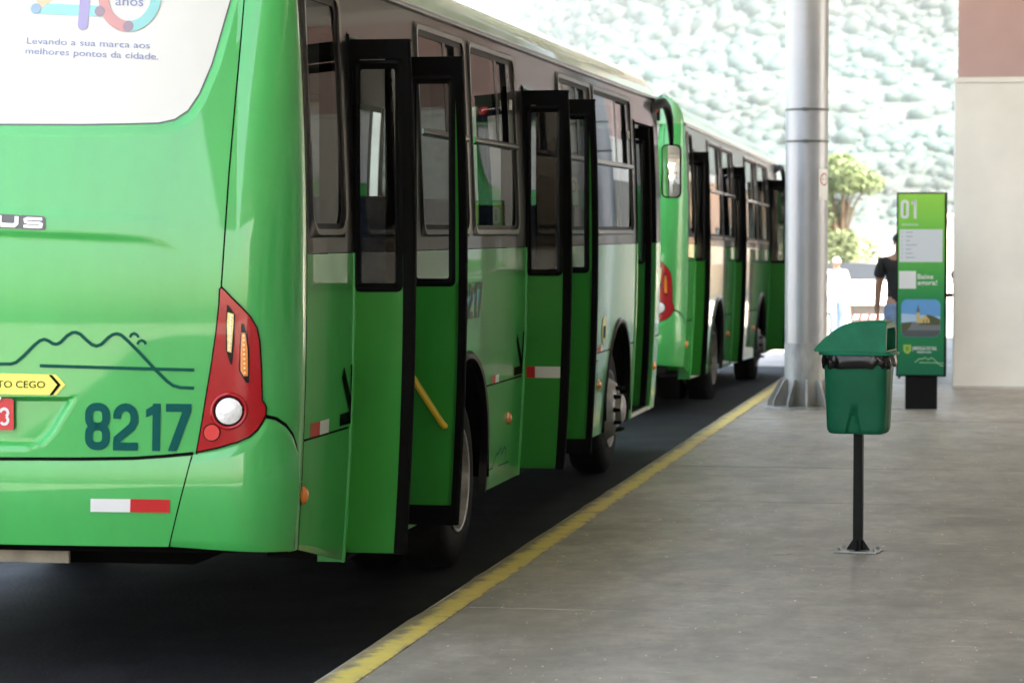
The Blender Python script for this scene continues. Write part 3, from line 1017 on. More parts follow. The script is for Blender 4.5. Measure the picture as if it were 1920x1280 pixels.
# ------------------------------------------------------------------ the setting: road, platform, kerb, canopy, building, hills
def concrete(name, base, light, dark, scale=1.0, rough=0.5, stain=(0.16, 0.12, 0.08), origin_bump=0.15, rust=None, spec=0.5):
    m = bpy.data.materials.new(name)
    m.use_nodes = True
    nt = m.node_tree
    b = nt.nodes['Principled BSDF']
    b.inputs['Specular IOR Level'].default_value = spec
    geo = nt.nodes.new('ShaderNodeNewGeometry')

    def noise(sc, det, vec=None, rg=0.6):
        n = nt.nodes.new('ShaderNodeTexNoise')
        n.inputs['Scale'].default_value = sc * scale
        n.inputs['Detail'].default_value = det
        n.inputs['Roughness'].default_value = rg
        nt.links.new(vec if vec else geo.outputs['Position'], n.inputs['Vector'])
        return n.outputs[0]

    def ramp(sock, p0, p1, c0, c1):
        r = nt.nodes.new('ShaderNodeValToRGB')
        r.color_ramp.elements[0].position = p0
        r.color_ramp.elements[1].position = p1
        r.color_ramp.elements[0].color = (*c0, 1)
        r.color_ramp.elements[1].color = (*c1, 1)
        nt.links.new(sock, r.inputs[0])
        return r.outputs[0]

    def mix(fac, a, bb, mode='MIX'):
        x = nt.nodes.new('ShaderNodeMix')
        x.data_type = 'RGBA'
        x.blend_type = mode
        if isinstance(fac, float):
            x.inputs[0].default_value = fac
        else:
            nt.links.new(fac, x.inputs[0])
        nt.links.new(a, x.inputs[6])
        if isinstance(bb, tuple):
            x.inputs[7].default_value = (*bb, 1)
        else:
            nt.links.new(bb, x.inputs[7])
        return x.outputs[2]
    c = ramp(noise(0.45, 5), 0.3, 0.72, dark, light)
    c = mix(0.45, c, ramp(noise(7.0, 6, rg=0.75), 0.3, 0.7, dark, light))
    # rubbed pale scuffs, stretched across the platform
    mp = nt.nodes.new('ShaderNodeMapping')
    mp.inputs['Scale'].default_value = (1.0, 3.2, 1.0)
    mp.inputs['Rotation'].default_value = (0, 0, 0.5)
    nt.links.new(geo.outputs['Position'], mp.inputs[0])
    c = mix(ramp(noise(2.6, 8, mp.outputs[0], 0.8), 0.60, 0.70, (0, 0, 0), (0.75, 0.75, 0.75)), c, tuple(min(1, v * 1.75) for v in light))
    c = mix(ramp(noise(0.9, 6), 0.55, 0.72, (0, 0, 0), (0.75, 0.75, 0.75)), c, stain)
    c = mix(ramp(noise(16.0, 3), 0.66, 0.74, (0, 0, 0), (0.5, 0.5, 0.5)), c, tuple(v * 0.45 for v in dark))
    mp2 = nt.nodes.new('ShaderNodeMapping')
    mp2.inputs['Scale'].default_value = (1.0, 0.45, 1.0)
    nt.links.new(geo.outputs['Position'], mp2.inputs[0])
    c = mix(ramp(noise(3.4, 7, mp2.outputs[0], 0.7), 0.40, 0.62, (0.55, 0.55, 0.55), (0, 0, 0)), c, tuple(v * 0.72 for v in dark))
    c = mix(ramp(noise(30.0, 2, mp2.outputs[0]), 0.70, 0.74, (0, 0, 0), (0.8, 0.8, 0.8)), c, tuple(min(1, v * 1.9) for v in light))
    c = mix(ramp(noise(0.35, 5, mp2.outputs[0], 0.7), 0.45, 0.75, (0, 0, 0), (0.5, 0.5, 0.5)), c, tuple(v * 0.9 for v in dark))
    if rust:
        sub_ = nt.nodes.new('ShaderNodeVectorMath')
        sub_.operation = 'SUBTRACT'
        sub_.inputs[1].default_value = (rust[0], rust[1], 0.17)
        nt.links.new(geo.outputs['Position'], sub_.inputs[0])
        sc2 = nt.nodes.new('ShaderNodeVectorMath')
        sc2.operation = 'MULTIPLY'
        sc2.inputs[1].default_value = (1 / rust[2], 1 / rust[3], 0)
        nt.links.new(sub_.outputs[0], sc2.inputs[0])
        ln = nt.nodes.new('ShaderNodeVectorMath')
        ln.operation = 'LENGTH'
        nt.links.new(sc2.outputs[0], ln.inputs[0])
        adn = nt.nodes.new('ShaderNodeMath')
        adn.operation = 'MULTIPLY_ADD'
        nt.links.new(noise(9.0, 6), adn.inputs[0])
        adn.inputs[1].default_value = 1.6
        nt.links.new(ln.outputs['Value'], adn.inputs[2])
        c = mix(ramp(adn.outputs[0], 0.95, 1.55, (0.7, 0.7, 0.7), (0, 0, 0)), c, (0.15, 0.085, 0.05))
    nt.links.new(c, b.inputs['Base Color'])
    mr = nt.nodes.new('ShaderNodeMapRange')
    mr.inputs['From Min'].default_value = 0.3
    mr.inputs['From Max'].default_value = 0.7
    mr.inputs['To Min'].default_value = rough - 0.05
    mr.inputs['To Max'].default_value = rough + 0.07
    nt.links.new(noise(1.8, 5), mr.inputs[0])
    nt.links.new(mr.outputs[0], b.inputs['Roughness'])
    bp = nt.nodes.new('ShaderNodeBump')
    bp.inputs['Strength'].default_value = origin_bump
    bp.inputs['Distance'].default_value = 0.01
    nt.links.new(noise(45.0, 4), bp.inputs['Height'])
    nt.links.new(bp.outputs[0], b.inputs['Normal'])
    M[name] = m
    return m


concrete('platform_concrete', (0.3,) * 3, (0.50, 0.448, 0.365), (0.215, 0.191, 0.152), rough=0.50, rust=(1.78, 14.15, 0.30, 0.16))
concrete('joint_fill', (0.4,) * 3, (0.58, 0.54, 0.46), (0.42, 0.39, 0.33), rough=0.7)
concrete('shade_asphalt', (0.06,) * 3, (0.019, 0.020, 0.023), (0.006, 0.0062, 0.007), rough=0.75, stain=(0.005, 0.005, 0.005), origin_bump=0.5, spec=0.12)  # lane surface blackened in colour to carry the shade round the buses
concrete('yard_paving', (0.2,) * 3, (0.40, 0.385, 0.355), (0.29, 0.275, 0.25), scale=0.2, rough=0.8)


def worn_yellow():
    m = bpy.data.materials.new('kerb_yellow')
    m.use_nodes = True
    nt = m.node_tree
    b = nt.nodes['Principled BSDF']
    geo = nt.nodes.new('ShaderNodeNewGeometry')
    n = nt.nodes.new('ShaderNodeTexNoise')
    n.inputs['Scale'].default_value = 9
    n.inputs['Detail'].default_value = 8
    n.inputs['Roughness'].default_value = 0.72
    nt.links.new(geo.outputs['Position'], n.inputs['Vector'])
    sx = nt.nodes.new('ShaderNodeSeparateXYZ')
    nt.links.new(geo.outputs['Position'], sx.inputs[0])
    e = nt.nodes.new('ShaderNodeMapRange')          # paint rubbed off towards the road edge
    e.inputs['From Min'].default_value = 0.335
    e.inputs['From Max'].default_value = 0.455
    e.inputs['To Min'].default_value = 0.36
    e.inputs['To Max'].default_value = -0.06
    nt.links.new(sx.outputs[0], e.inputs[0])
    ad = nt.nodes.new('ShaderNodeMath')
    nt.links.new(n.outputs[0], ad.inputs[0])
    nt.links.new(e.outputs[0], ad.inputs[1])
    r = nt.nodes.new('ShaderNodeValToRGB')
    els = r.color_ramp.elements
    els[0].position, els[0].color = 0.30, (0.74, 0.57, 0.11, 1)
    els[1].position, els[1].color = 0.52, (0.62, 0.48, 0.13, 1)
    x = els.new(0.62)
    x.color = (0.36, 0.29, 0.14, 1)
    x = els.new(0.70)
    x.color = (0.21, 0.165, 0.095, 1)
    e2 = nt.nodes.new('ShaderNodeMapRange')         # and uneven along the slab edge
    e2.inputs['From Min'].default_value = 0.485
    e2.inputs['From Max'].default_value = 0.522
    e2.inputs['To Min'].default_value = 0.0
    e2.inputs['To Max'].default_value = 0.17
    nt.links.new(sx.outputs[0], e2.inputs[0])
    ad2 = nt.nodes.new('ShaderNodeMath')
    nt.links.new(ad.outputs[0], ad2.inputs[0])
    nt.links.new(e2.outputs[0], ad2.inputs[1])
    nt.links.new(ad2.outputs[0], r.inputs[0])
    nt.links.new(r.outputs[0], b.inputs['Base Color'])
    b.inputs['Roughness'].default_value = 0.55
    bp = nt.nodes.new('ShaderNodeBump')
    bp.inputs['Strength'].default_value = 0.4
    bp.inputs['Distance'].default_value = 0.008
    nt.links.new(n.outputs[0], bp.inputs['Height'])
    nt.links.new(bp.outputs[0], b.inputs['Normal'])
    M['kerb_yellow'] = m


worn_yellow()


def road_z(y):
    return interp([(27.0, 0.0), (29.0, -0.012), (60.0, -0.45)], y)


rd = MB()
rd.grid(lambda x, y: (x, y, road_z(y)), [-400, -60, -20, -6, -2.6, 0.34, 2, 14, 60, 400], [-200, -60, -20, 0, 10, 20, 27, 28, 29, 34, 40, 50, 60, 75])
structure(rd.build('road', 'yard_paving'))
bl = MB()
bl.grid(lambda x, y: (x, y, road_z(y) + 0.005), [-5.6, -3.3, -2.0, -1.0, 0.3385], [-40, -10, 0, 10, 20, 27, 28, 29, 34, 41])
structure(bl.build('shade_lane', 'shade_asphalt'))  # dark strip standing in for shade under and beside the buses
gd = MB()
gd.grid(lambda x, y: (x, y, -0.455), [-3000, -400, -60, 0, 60, 400, 3000], [74, 200, 600, 1500, 4200])
structure(gd.build('ground', 'yard_paving'))

# platform: one base with separate cast slabs, the joints between them recessed
pb = MB().box(0.36, 14.0, -21, 44, -0.6, 0.1675)
plat = structure(pb.build('platform', 'joint_fill', smooth=False))
yj = [14.42 + 2.5 * k for k in range(-14, 12)]
for k, (a, b) in enumerate(zip(yj, yj[1:])):
    for xa, xb in ((0.525, 5.02), (5.035, 9.5), (9.515, 13.98)):
        dz = random.uniform(-0.0012, 0.0012)
        MB().box(xa, xb, a + 0.010, b - 0.010, 0.100, 0.170 + dz).build('slab', 'platform_concrete', plat, smooth=False, bevel=0.002)
kb = MB()
ks = [x for x in lin(-21, 44, 130)]
pk = [(0.34, -0.6), (0.337, 0.12), (0.345, 0.152), (0.362, 0.168), (0.40, 0.1725), (0.519, 0.1725), (0.519, 0.10)]
rk = random.Random(3)
jit = [rk.uniform(-0.011, 0.011) for _ in ks]
kb.grid(lambda i, j: (pk[j][0] + jit[i] * (1 if j < 4 else 0), ks[i], pk[j][1]), range(len(ks)), range(len(pk)))
kerb = structure(kb.build('kerb', 'kerb_yellow'))

mat('window_dark', (0.03, 0.035, 0.04), rough=0.1)
# canopy over the platform
mat('canopy_white', (0.55, 0.55, 0.53), rough=0.6, vary=0.1, vscale=0.4)
cn = empty('platform_canopy', (6.0, 5.0, 5.95))
tag(cn, 'pale steel canopy roof over the platform, above the picture', 'canopy')
CX0, CX1, CY0, CY1 = -1.1, 13.5, -16.0, 45.0
MB().box(CX0 - 6, CX1 - 6, CY0 - 5, CY1 - 5, 0.25, 0.32).build('roof_sheet', 'canopy_white', cn, smooth=False)
for k in range(int((CY1 - CY0) / 6)):
    yy = CY0 - 5 + 2 + 6 * k
    MB().box(CX0 - 5.8, CX1 - 6.2, yy, yy + 0.12, 0.0, 0.25).build('beam', 'canopy_white', cn, smooth=False)

mat('shutter_grey', (0.10, 0.11, 0.10), rough=0.5, vary=0.15, vscale=3)
# steel column
mat('column_paint', (0.36, 0.37, 0.395), rough=0.38, metal=0.35, vary=0.08, vscale=2.0, rvary=0.08)
mat('column_base', (0.30, 0.30, 0.29), rough=0.6, metal=0.2, vary=0.35, vscale=5, stretch=(1, 1, 0.35), col2=(0.44, 0.44, 0.42))
cl = empty('steel_column', (1.025, 26.15, 0.17))
tag(cl, 'thick round grey steel column with two straps and finned foot at platform edge', 'column')
MB().lathe([(0.205, 0.10), (0.205, 1.45), (0.205, 5.85)], (0, 0, 0), 'Z', 56).build('shaft', 'column_paint', cl)
MB().lathe([(0.2075, 0.0), (0.2085, 0.62), (0.2065, 0.625)], (0, 0, 0), 'Z', 56).build('lower_sleeve', 'column_base', cl)
MB().lathe([(0.40, 0.001), (0.40, 0.02), (0.2, 0.022)], (0, 0, 0), 'Z', 40).build('base_plate', 'column_base', cl)
for k in range(12):
    a = 2 * math.pi * k / 12 + 0.1
    c, s = math.cos(a), math.sin(a)
    T = lambda r, z, t: (r * c - t * s, r * s + t * c, z)
    MB().prism([(0.20, 0.02), (0.37, 0.02), (0.365, 0.07), (0.25, 0.27), (0.20, 0.28)], T, -0.010, 0.010).build('fin', 'column_base', cl, smooth=False, bevel=0.003)
for z in (2.565, 2.87):
    MB().lathe([(0.206, z - 0.011), (0.212, z - 0.010), (0.212, z + 0.010), (0.206, z + 0.011)], (0, 0, 0), 'Z', 56).build('strap', 'shutter_grey', cl)
    MB().box(-0.03, 0.03, -0.228, -0.206, z - 0.016, z + 0.016).build('strap_buckle', 'shutter_grey', cl, smooth=False, bevel=0.004)
MB().tube([(0.214, -0.02, 0.92), (0.24, -0.03, 0.86), (0.232, -0.04, 0.55), (0.214, -0.04, 0.47)], 0.006, 8).build('conduit_loop', 'black_matt', cl)
# no-smoking notice fixed to the column
ns = MB()
fnc = lambda rr: (lambda a, b: (1.025 + rr * math.sin(a), 26.15 - rr * math.cos(a), b))
ns.grid(lambda a, b: fnc(0.209)(a, b), lin(0.66, 1.36, 8), [2.17, 2.47])
nsp = empty('no_smoking_notice', (0, 0, 0))
tag(nsp, 'small white no smoking notice on the right of the steel column', 'notice')
ns.build('sheet', 'totem_white', nsp)
rg = MB()
ca, cb = 1.01, 2.37
cir = [(ca + 0.28 * math.cos(2 * math.pi * k / 28), cb + 0.060 * math.sin(2 * math.pi * k / 28)) for k in range(28)]
cii = [(ca + 0.235 * math.cos(2 * math.pi * k / 28), cb + 0.050 * math.sin(2 * math.pi * k / 28)) for k in range(28)]
ring(rg, cir, cii, fnc(0.2102), fnc(0.2102))
rg.fill([(ca - 0.19, cb + 0.036), (ca - 0.16, cb + 0.042), (ca + 0.19, cb - 0.036), (ca + 0.16, cb - 0.042)], fnc(0.2104))
rg.build('prohibition_ring', 'red_print', nsp)
cg = MB().fill([(ca - 0.15, cb - 0.006), (ca + 0.14, cb - 0.006), (ca + 0.14, cb + 0.006), (ca - 0.15, cb + 0.006)], fnc(0.2101))
cg.fill([(0.74, 2.185), (1.28, 2.185), (1.28, 2.20), (0.74, 2.20)], fnc(0.2101))
cg.build('cigarette_mark', 'black_print', nsp)

# service building at the end of the platform
mat('wall_white', (0.81, 0.80, 0.745), rough=0.55, vary=0.05, vscale=1.2, bump=0.05, bscale=30, col2=(0.86, 0.85, 0.79))
mat('fascia_pink', (0.50, 0.335, 0.32), rough=0.55, vary=0.06, vscale=1.0)
mat('wall_dirty', (0.50, 0.50, 0.47), rough=0.6, vary=0.2, vscale=2.5)
sb = empty('service_building', (2.36, 29.56, 0.17), (0, 0, R(-1.5)))
tag(sb, 'white rendered building with dusky pink upper fascia behind the totem', 'building')
MB().box(0.0, 9.0, 0.0, 26.0, -0.7, 3.30).build('wall', 'wall_white', sb, smooth=False, bevel=0.02)
MB().box(-0.004, 9.0, -0.006, 26.0, 3.302, 3.36).build('ledge', 'wall_white', sb, smooth=False)
MB().box(0.04, 8.9, 0.03, 25.9, 3.362, 4.55).build('fascia', 'fascia_pink', sb, smooth=False)
MB().box(0.003, 8.99, -0.005, 0.0, 0.0, 0.03).build('skirting', 'wall_dirty', sb, smooth=False)
MB().box(0.06, 9.2, 0.05, 25.8, 4.56, 4.70).build('roof_slab', 'canopy_white', sb, smooth=False)

mat('added_shop_red', (0.42, 0.03, 0.03), rough=0.6)
for k in range(8):                                   # invented shop fronts, added to darken and break up the bus side's reflections
    ya = 3.0 + 2.9 * k
    MB().box(-0.03, -0.004, ya, ya + 2.7, 0.02, 2.60).build('added_shutter', 'shutter_grey' if k % 3 else 'window_dark', sb, smooth=False)
    if k % 2:
        MB().box(-0.05, -0.004, ya, ya + 2.7, 2.66, 3.05).build('added_shop_fascia', 'added_shop_red', sb, smooth=False)
# rendered building beyond, seen in the bus glass
mat('peach_render', (0.62, 0.40, 0.27), rough=0.7, vary=0.08, vscale=0.5)
pbld = empty('peach_building', (5.2, 76, -0.455))
tag(pbld, 'peach rendered building hidden beyond the service building', 'building')
MB().box(0, 12, 0, 40, 0, 4.2).build('wall', 'peach_render', pbld, smooth=False)
MB().box(-0.4, 12.4, -0.4, 40.4, 4.2, 4.5).build('roof', 'canopy_white', pbld, smooth=False)
for k in range(9):
    MB().box(-0.02, 0.0, 2 + 4 * k, 3.6 + 4 * k, 1.2, 2.6).build('window', 'window_dark', pbld, smooth=False)

# unseen hall added along the platform to block sky light from the right
mat('blocker_wall', (0.52, 0.49, 0.44), rough=0.6, vary=0.08, vscale=0.5)
hl = empty('light_block_hall', (9.0, 0, 0.17))
tag(hl, 'long unseen hall added along the platform to block side light', 'building')
MB().box(0, 4.9, -16, 24, 0, 5.0).build('wall', 'blocker_wall', hl, smooth=False)
for k in range(6):
    MB().box(-0.02, 0.0, -14 + 6 * k, -10.5 + 6 * k, 0.9, 2.6).build('window', 'window_dark', hl, smooth=False)

# ---- hills
def hill_z(x, y):
    d = math.hypot(x, y)
    az = math.degrees(math.atan2(x - 2.92, y))
    ridge = interp([(-40, 160), (-14, 168), (-10.5, 225), (-8.5, 330), (-5, 420), (0, 480), (6, 500), (30, 360), (60, 200)], az)
    t = max(0.0, min(1.0, (d - 600) / 2200))
    h = -0.5 + ridge * (t ** 1.2)
    h += (26.0 * math.sin(x * 0.0083 + 1.3 + 0.8 * math.sin(y * 0.004)) * math.sin(y * 0.0043) + 13.0 * math.sin(x * 0.021 + y * 0.012 + 1.5 * math.sin(x * 0.006)) + 5.0 * math.sin(x * 0.047 - y * 0.019)) * t
    return h


mat('hill_grass', (0.014, 0.026, 0.024), rough=0.9, vary=0.6, vscale=0.006, detail=8)
hm = MB()
azs = lin(-60, 70, 130)
ds = lin(560, 3000, 70) + [3300, 3800]
hm.grid(lambda a, d: (lambda x, y: (x, y, hill_z(x, y) if d < 3100 else hill_z(x, y) - (d - 3000) * 0.2))(2.92 + d * math.sin(R(a)), d * math.cos(R(a))), azs, ds)
structure(hm.build('hills', 'hill_grass'))
# ------------------------------------------------------------------ the two buses
DOOR = dict(near=True, far=True, out=0.275)
BUS1 = dict(loc=(0, 11.1, 0), len=12.2, label='nearest green city bus, number 8217, its rear to the viewer and its doors open',
            arches=(3.55, 9.55),
            doors=[(0.86, 2.10, dict(DOOR, rail=True)), (5.35, 6.50, dict(DOOR, reflect=True)), (10.42, 11.56, dict(near=False, far=False, out=0.0, inside=True))],
            wins=[(0.055, 0.69), (2.28, 3.52), (3.64, 5.05), (6.66, 8.09), (8.20, 10.20)],
            roof='roof_paint', band='grey_gloss', arch='black_gloss', dark_pillar=False,
            seats=[(-0.55, 2.35), (-0.55, 3.2), (-0.55, 4.0), (-0.55, 7.0), (-0.55, 7.8), (-0.55, 8.7), (-1.95, 1.2), (-1.95, 2.2), (-1.95, 3.1), (-1.95, 4.0), (-1.95, 4.9), (-1.95, 5.8), (-1.95, 6.7), (-1.95, 7.6), (-1.95, 8.5)],
            poles=[(-0.14, 5.95), (-0.95, 0.95), (-0.95, 2.0), (-0.95, 6.4), (-1.3, 4.2), (-1.3, 8.0)],
            markers=[(0.035, 0.745), (4.86, 0.747), (8.52, 0.74), (11.70, 0.725)],
            reflectors=[(0.11, 0.43, 0.985, 1.045), (4.27, 4.49, 0.985, 1.03), (8.42, 8.68, 0.985, 1.03)])
bus1, RS1, gate1, scr1 = build_bus(BUS1)
# ---- writing and marks on the rear of the near bus
RSo = lambda off: (lambda u, z: rear(u, z, rear_relief(u, z) + off))
D = lambda off: RSo(off)
nb = MB()
digits(nb, '8217', lambda u, z: rear(u, z, 0.004), 0.381, 0.958, 0.108, 0.198, 0.014, 0.0335, -0.006)
nb.build('fleet_number', 'teal_print', gate1, label='dark teal fleet number 8217')
la = MB()
dm = []
for (a, b), (c, d) in zip(MTN, MTN[1:]):
    k = max(1, int(abs(c - a) / 0.03))
    dm += [(lerp(a, c, q / k), lerp(b, d, q / k)) for q in range(k)]
dm.append(MTN[-1])
la.stroke(dm, 0.0135, RS1(0.004))
la.stroke([(lerp(0.183, 0.847, k / 20), lerp(1.307, 1.293, k / 20)) for k in range(21)], 0.0135, RS1(0.0045))
la.stroke([(0.573, 1.428), (0.579, 1.44), (0.591, 1.445), (0.603, 1.439), (0.61, 1.428)], 0.011, RS1(0.004))
la.stroke([(0.605, 1.399), (0.611, 1.411), (0.623, 1.416), (0.636, 1.41), (0.641, 1.399)], 0.011, RS1(0.004))
la.build('mountain_line_mark', 'line_print', gate1)
ar = MB().fill([(-0.42, 1.277), (0.254, 1.271), (0.295, 1.228), (0.254, 1.184), (-0.42, 1.190)], RS1(0.0035), 3)
aro = ar.build('arrow_sticker', 'yellow_print', gate1)
tx = MB()
text(tx, 'PONTO CEGO', RS1(0.0055), -0.105, 1.214, width=0.311, xh=0.029)
tx.fill([(0.221, 1.269), (0.237, 1.269), (0.275, 1.228), (0.24, 1.185), (0.225, 1.184), (0.259, 1.228)], RS1(0.0055))
tx.build('sticker_lettering', 'black_print', gate1)
pl = MB().fill(round_rect(-0.34, 0.06, 1.034, 1.167, 0.012, 0.012), lambda u, z: rear(u, z, -0.012), 2)
plo = pl.build('licence_plate', 'plate_red', bus1)
digits(MB(), '3', lambda u, z: rear(u, z, -0.009), -0.004, 1.058, 0.046, 0.066, 0.01, 0.012).build('plate_character', 'white_print', plo)
MB().disc((-0.012, 1.172), 0.020, lambda u, z: rear(u, z, -0.004), 16).build('plate_lamp', 'emblem_white', plo)
MB().stroke([(lerp(0.417, 0.590, k / 4), 0.726) for k in range(5)], 0.055, lambda u, z: rear(u, z, 0.0335)).build('white_reflector', 'white_print', bus1)
rr_ = MB().stroke([(lerp(0.590, 0.760, k / 4), lerp(0.7262, 0.7252, k / 4)) for k in range(5)], 0.055, lambda u, z: rear(u, z, 0.0337)).build('red_reflector', 'red_print', bus1)
em = MB()
dk = MB()
T = lambda off: (lambda a, b: rear(a, b - 0.05 * a, rear_relief(a, b - 0.05 * a) + off))
for a0 in (-0.005, 0.103):
    dk.fill(round_rect(a0 - 0.010, a0 + 0.103, 1.885, 1.944, 0.012, 0.012), T(0.004), 2)
em.stroke([(0.006, 1.938), (0.006, 1.910), (0.016, 1.899), (0.070, 1.899), (0.081, 1.909), (0.081, 1.938)], 0.017, T(0.007))
em.stroke([(0.193, 1.931), (0.128, 1.931), (0.118, 1.926), (0.120, 1.917), (0.130, 1.914), (0.180, 1.914), (0.190, 1.910), (0.188, 1.900), (0.178, 1.898), (0.112, 1.898)], 0.012, T(0.007))
dk.build('badge_backing', 'emblem_grey', gate1)
em.build('badge_lettering', 'emblem_white', gate1)
# advert on the rear screen
W_ = lambda off: (lambda u, z: rear(u, z, -0.034 + off))
t1 = MB()
text(t1, 'Levando a sua marca aos', W_(0.003), 0.072, 2.667, width=0.553, xh=0.0275, slope=-0.047)
text(t1, 'melhores pontos da cidade.', W_(0.003), 0.070, 2.624, width=0.594, xh=0.0275, slope=-0.052)
text(t1, 'anos', W_(0.003), 0.463, 2.828, width=0.125, xh=0.040, slope=-0.04)
t1.build('advert_lettering', 'ad_blue', scr1)
hb = [(lerp(0.10, 0.40, k / 10), lerp(2.818, 2.803, k / 10)) for k in range(11)]


def capsule(mb, pts, w, fn):
    mb.stroke(pts, w, fn)
    for p in (pts[0], pts[-1]):
        mb.disc(p, w / 2, fn, 20)


b1 = MB()
capsule(b1, hb, 0.046, W_(0.0020))
b1.build('advert_bar', 'ad_cyan', scr1)
b3 = MB()
b3.stroke([(0.115, 2.835), (0.20, 2.90), (0.30, 2.985)], 0.044, W_(0.0026))
b3.build('advert_diagonal', 'ad_peach', scr1)
b2 = MB()
capsule(b2, [(0.322, 2.745), (0.325, 2.85), (0.328, 2.97)], 0.046, W_(0.0032))
b2.build('advert_stem', 'ad_lilac', scr1)
oc, rx, rz = (0.527, 2.868), 0.118, 0.132
el = lambda a0, a1: [(oc[0] + rx * math.cos(R(lerp(a0, a1, k / 20))), oc[1] + rz * math.sin(R(lerp(a0, a1, k / 20)))) for k in range(21)]
o1 = MB()
o1.stroke(el(85, 270), 0.046, W_(0.0038))
o1.build('advert_arc', 'ad_pink', scr1)
o2 = MB()
o2.stroke(el(-90, 85), 0.046, W_(0.0042))
o2.build('advert_arc', 'ad_cyan', scr1)
MB().disc((0.526, 2.737), 0.0235, W_(0.0048), 22).build('advert_dot', 'ad_mauve', scr1)
MB().disc((0.105, 2.818), 0.0225, W_(0.0048), 22).build('advert_dot', 'ad_mid', scr1)
MB().disc((0.395, 2.803), 0.0225, W_(0.0048), 22).build('advert_dot', 'ad_mauve', scr1)
# marks on the door side
sd = lambda off: (lambda y, z: side(y, z, off))
vm = MB()
vm.fill([(0.678, 1.262), (0.640, 1.215), (0.795, 1.052), (0.624, 1.050), (0.624, 0.997), (0.834, 0.997), (0.834, 1.265), (0.800, 1.266), (0.815, 1.12)], sd(0.003), 1)
vm.build('line_mark', 'black_print', bus1)
v2 = MB()
v2.fill([(5.058, 1.248), (5.03, 1.203), (5.184, 1.045), (4.985, 1.043), (4.985, 0.995), (5.254, 0.995), (5.300, 1.254), (5.259, 1.254), (5.225, 1.093)], sd(0.003), 1)
v2.build('line_mark', 'black_print', bus1)
m2 = MB()
m2.stroke([(4.429, 0.483), (4.524, 0.546), (4.572, 0.56), (4.582, 0.546), (4.679, 0.583), (4.709, 0.54), (4.793, 0.578), (4.852, 0.556), (4.857, 0.442)], 0.011, sd(0.003))
m2.stroke([(4.27, 0.478), (4.45, 0.478)], 0.011, sd(0.003))
m2.stroke([(4.62, 0.476), (4.968, 0.474)], 0.011, sd(0.003))
m2.build('mountain_line_mark', 'line_print', bus1)
n2 = MB()
digits(n2, '8217', sd(0.004), 3.355, 1.385, 0.125, 0.200, 0.02, 0.040)
n2.build('fleet_number', 'side_number', bus1)
ys_ = MB().fill([(8.69 + 0.11 * math.cos(R(12 * k)), 1.14 + 0.105 * math.sin(R(12 * k))) for k in range(30)], sd(0.004), 1)
yso = ys_.build('oval_sticker', 'yellow_print', bus1)
MB().fill(round_rect(8.63, 8.75, 1.08, 1.17, 0.01, 0.01), sd(0.0055), 0).build('sticker_mark', 'line_print', yso)
ht = MB().stroke([(8.0, 0.922), (8.45, 0.922), (8.45, 0.50)], 0.010, sd(0.003))
ht.build('hatch_joint', 'rubber', bus1)
# under the tail: flap and tow beam
mat('flap', (0.42, 0.38, 0.31), rough=0.7, vary=0.2, vscale=6)
MB().box(-1.45, -1.06, -0.02, 0.0, 0.435, 0.530).build('number_flap', 'flap', bus1, smooth=False, bevel=0.004)
MB().box(-1.6, -0.80, 0.02, 0.12, 0.50, 0.56).build('tow_beam', 'black_matt', bus1, smooth=False, bevel=0.01)
MB().tube([(-1.9, 0.1, 0.42), (-1.9, -0.12, 0.40)], 0.05, 14).build('exhaust_pipe', 'black_matt', bus1)

BUS2 = dict(loc=(-0.28, 27.48, -0.03), pitch=-0.0135, len=11.5, label='second green city bus, standing ahead of the first and partly behind the steel column',
            arches=(3.12, 8.72), detail=False,
            doors=[(0.64, 1.80, dict(near=True, far=False, out=0.15, inside=True)), (4.86, 6.02, dict(near=True, far=False, out=0.13, inside=True)), (9.72, 10.90, dict(near=True, far=True, out=0.27))],
            wins=[(0.10, 0.52), (2.02, 3.36), (3.46, 4.74), (6.26, 7.76), (7.88, 9.50)],
            roof='roof_paint', band='grey_gloss', arch='grey_gloss',
            seats=[(-0.55, 2.35), (-0.55, 3.2), (-1.95, 2.2), (-1.95, 4.0), (-1.95, 6.0), (-0.55, 7.0)],
            poles=[(-0.95, 0.95), (-0.95, 5.4)],
            markers=[(0.06, 0.745), (4.3, 0.747), (7.6, 0.74)],
            reflectors=[])
bus2, RS2, gate2, scr2 = build_bus(BUS2)
# ------------------------------------------------------------------ litter bin on its post
def bin_plastic():
    mat('bin_green', (0.004, 0.120, 0.060), rough=0.45, spec=0.12, coat=0.0, vary=0.12, vscale=5, coat_rough=0.12, bump=0.01, bscale=6)
    mat('bin_lid_green', (0.004, 0.180, 0.092), rough=0.42, spec=0.12, coat=0.0, vary=0.15, vscale=9, coat_rough=0.10)
    mat('post_black', (0.008, 0.009, 0.009), rough=0.55, spec=0.15, vary=0.3, vscale=14)
    mat('galvanised', (0.36, 0.36, 0.35), rough=0.45, metal=0.7, vary=0.25, vscale=12)
    m = mat('bag_black', (0.006, 0.006, 0.006), rough=0.2, spec=0.35)


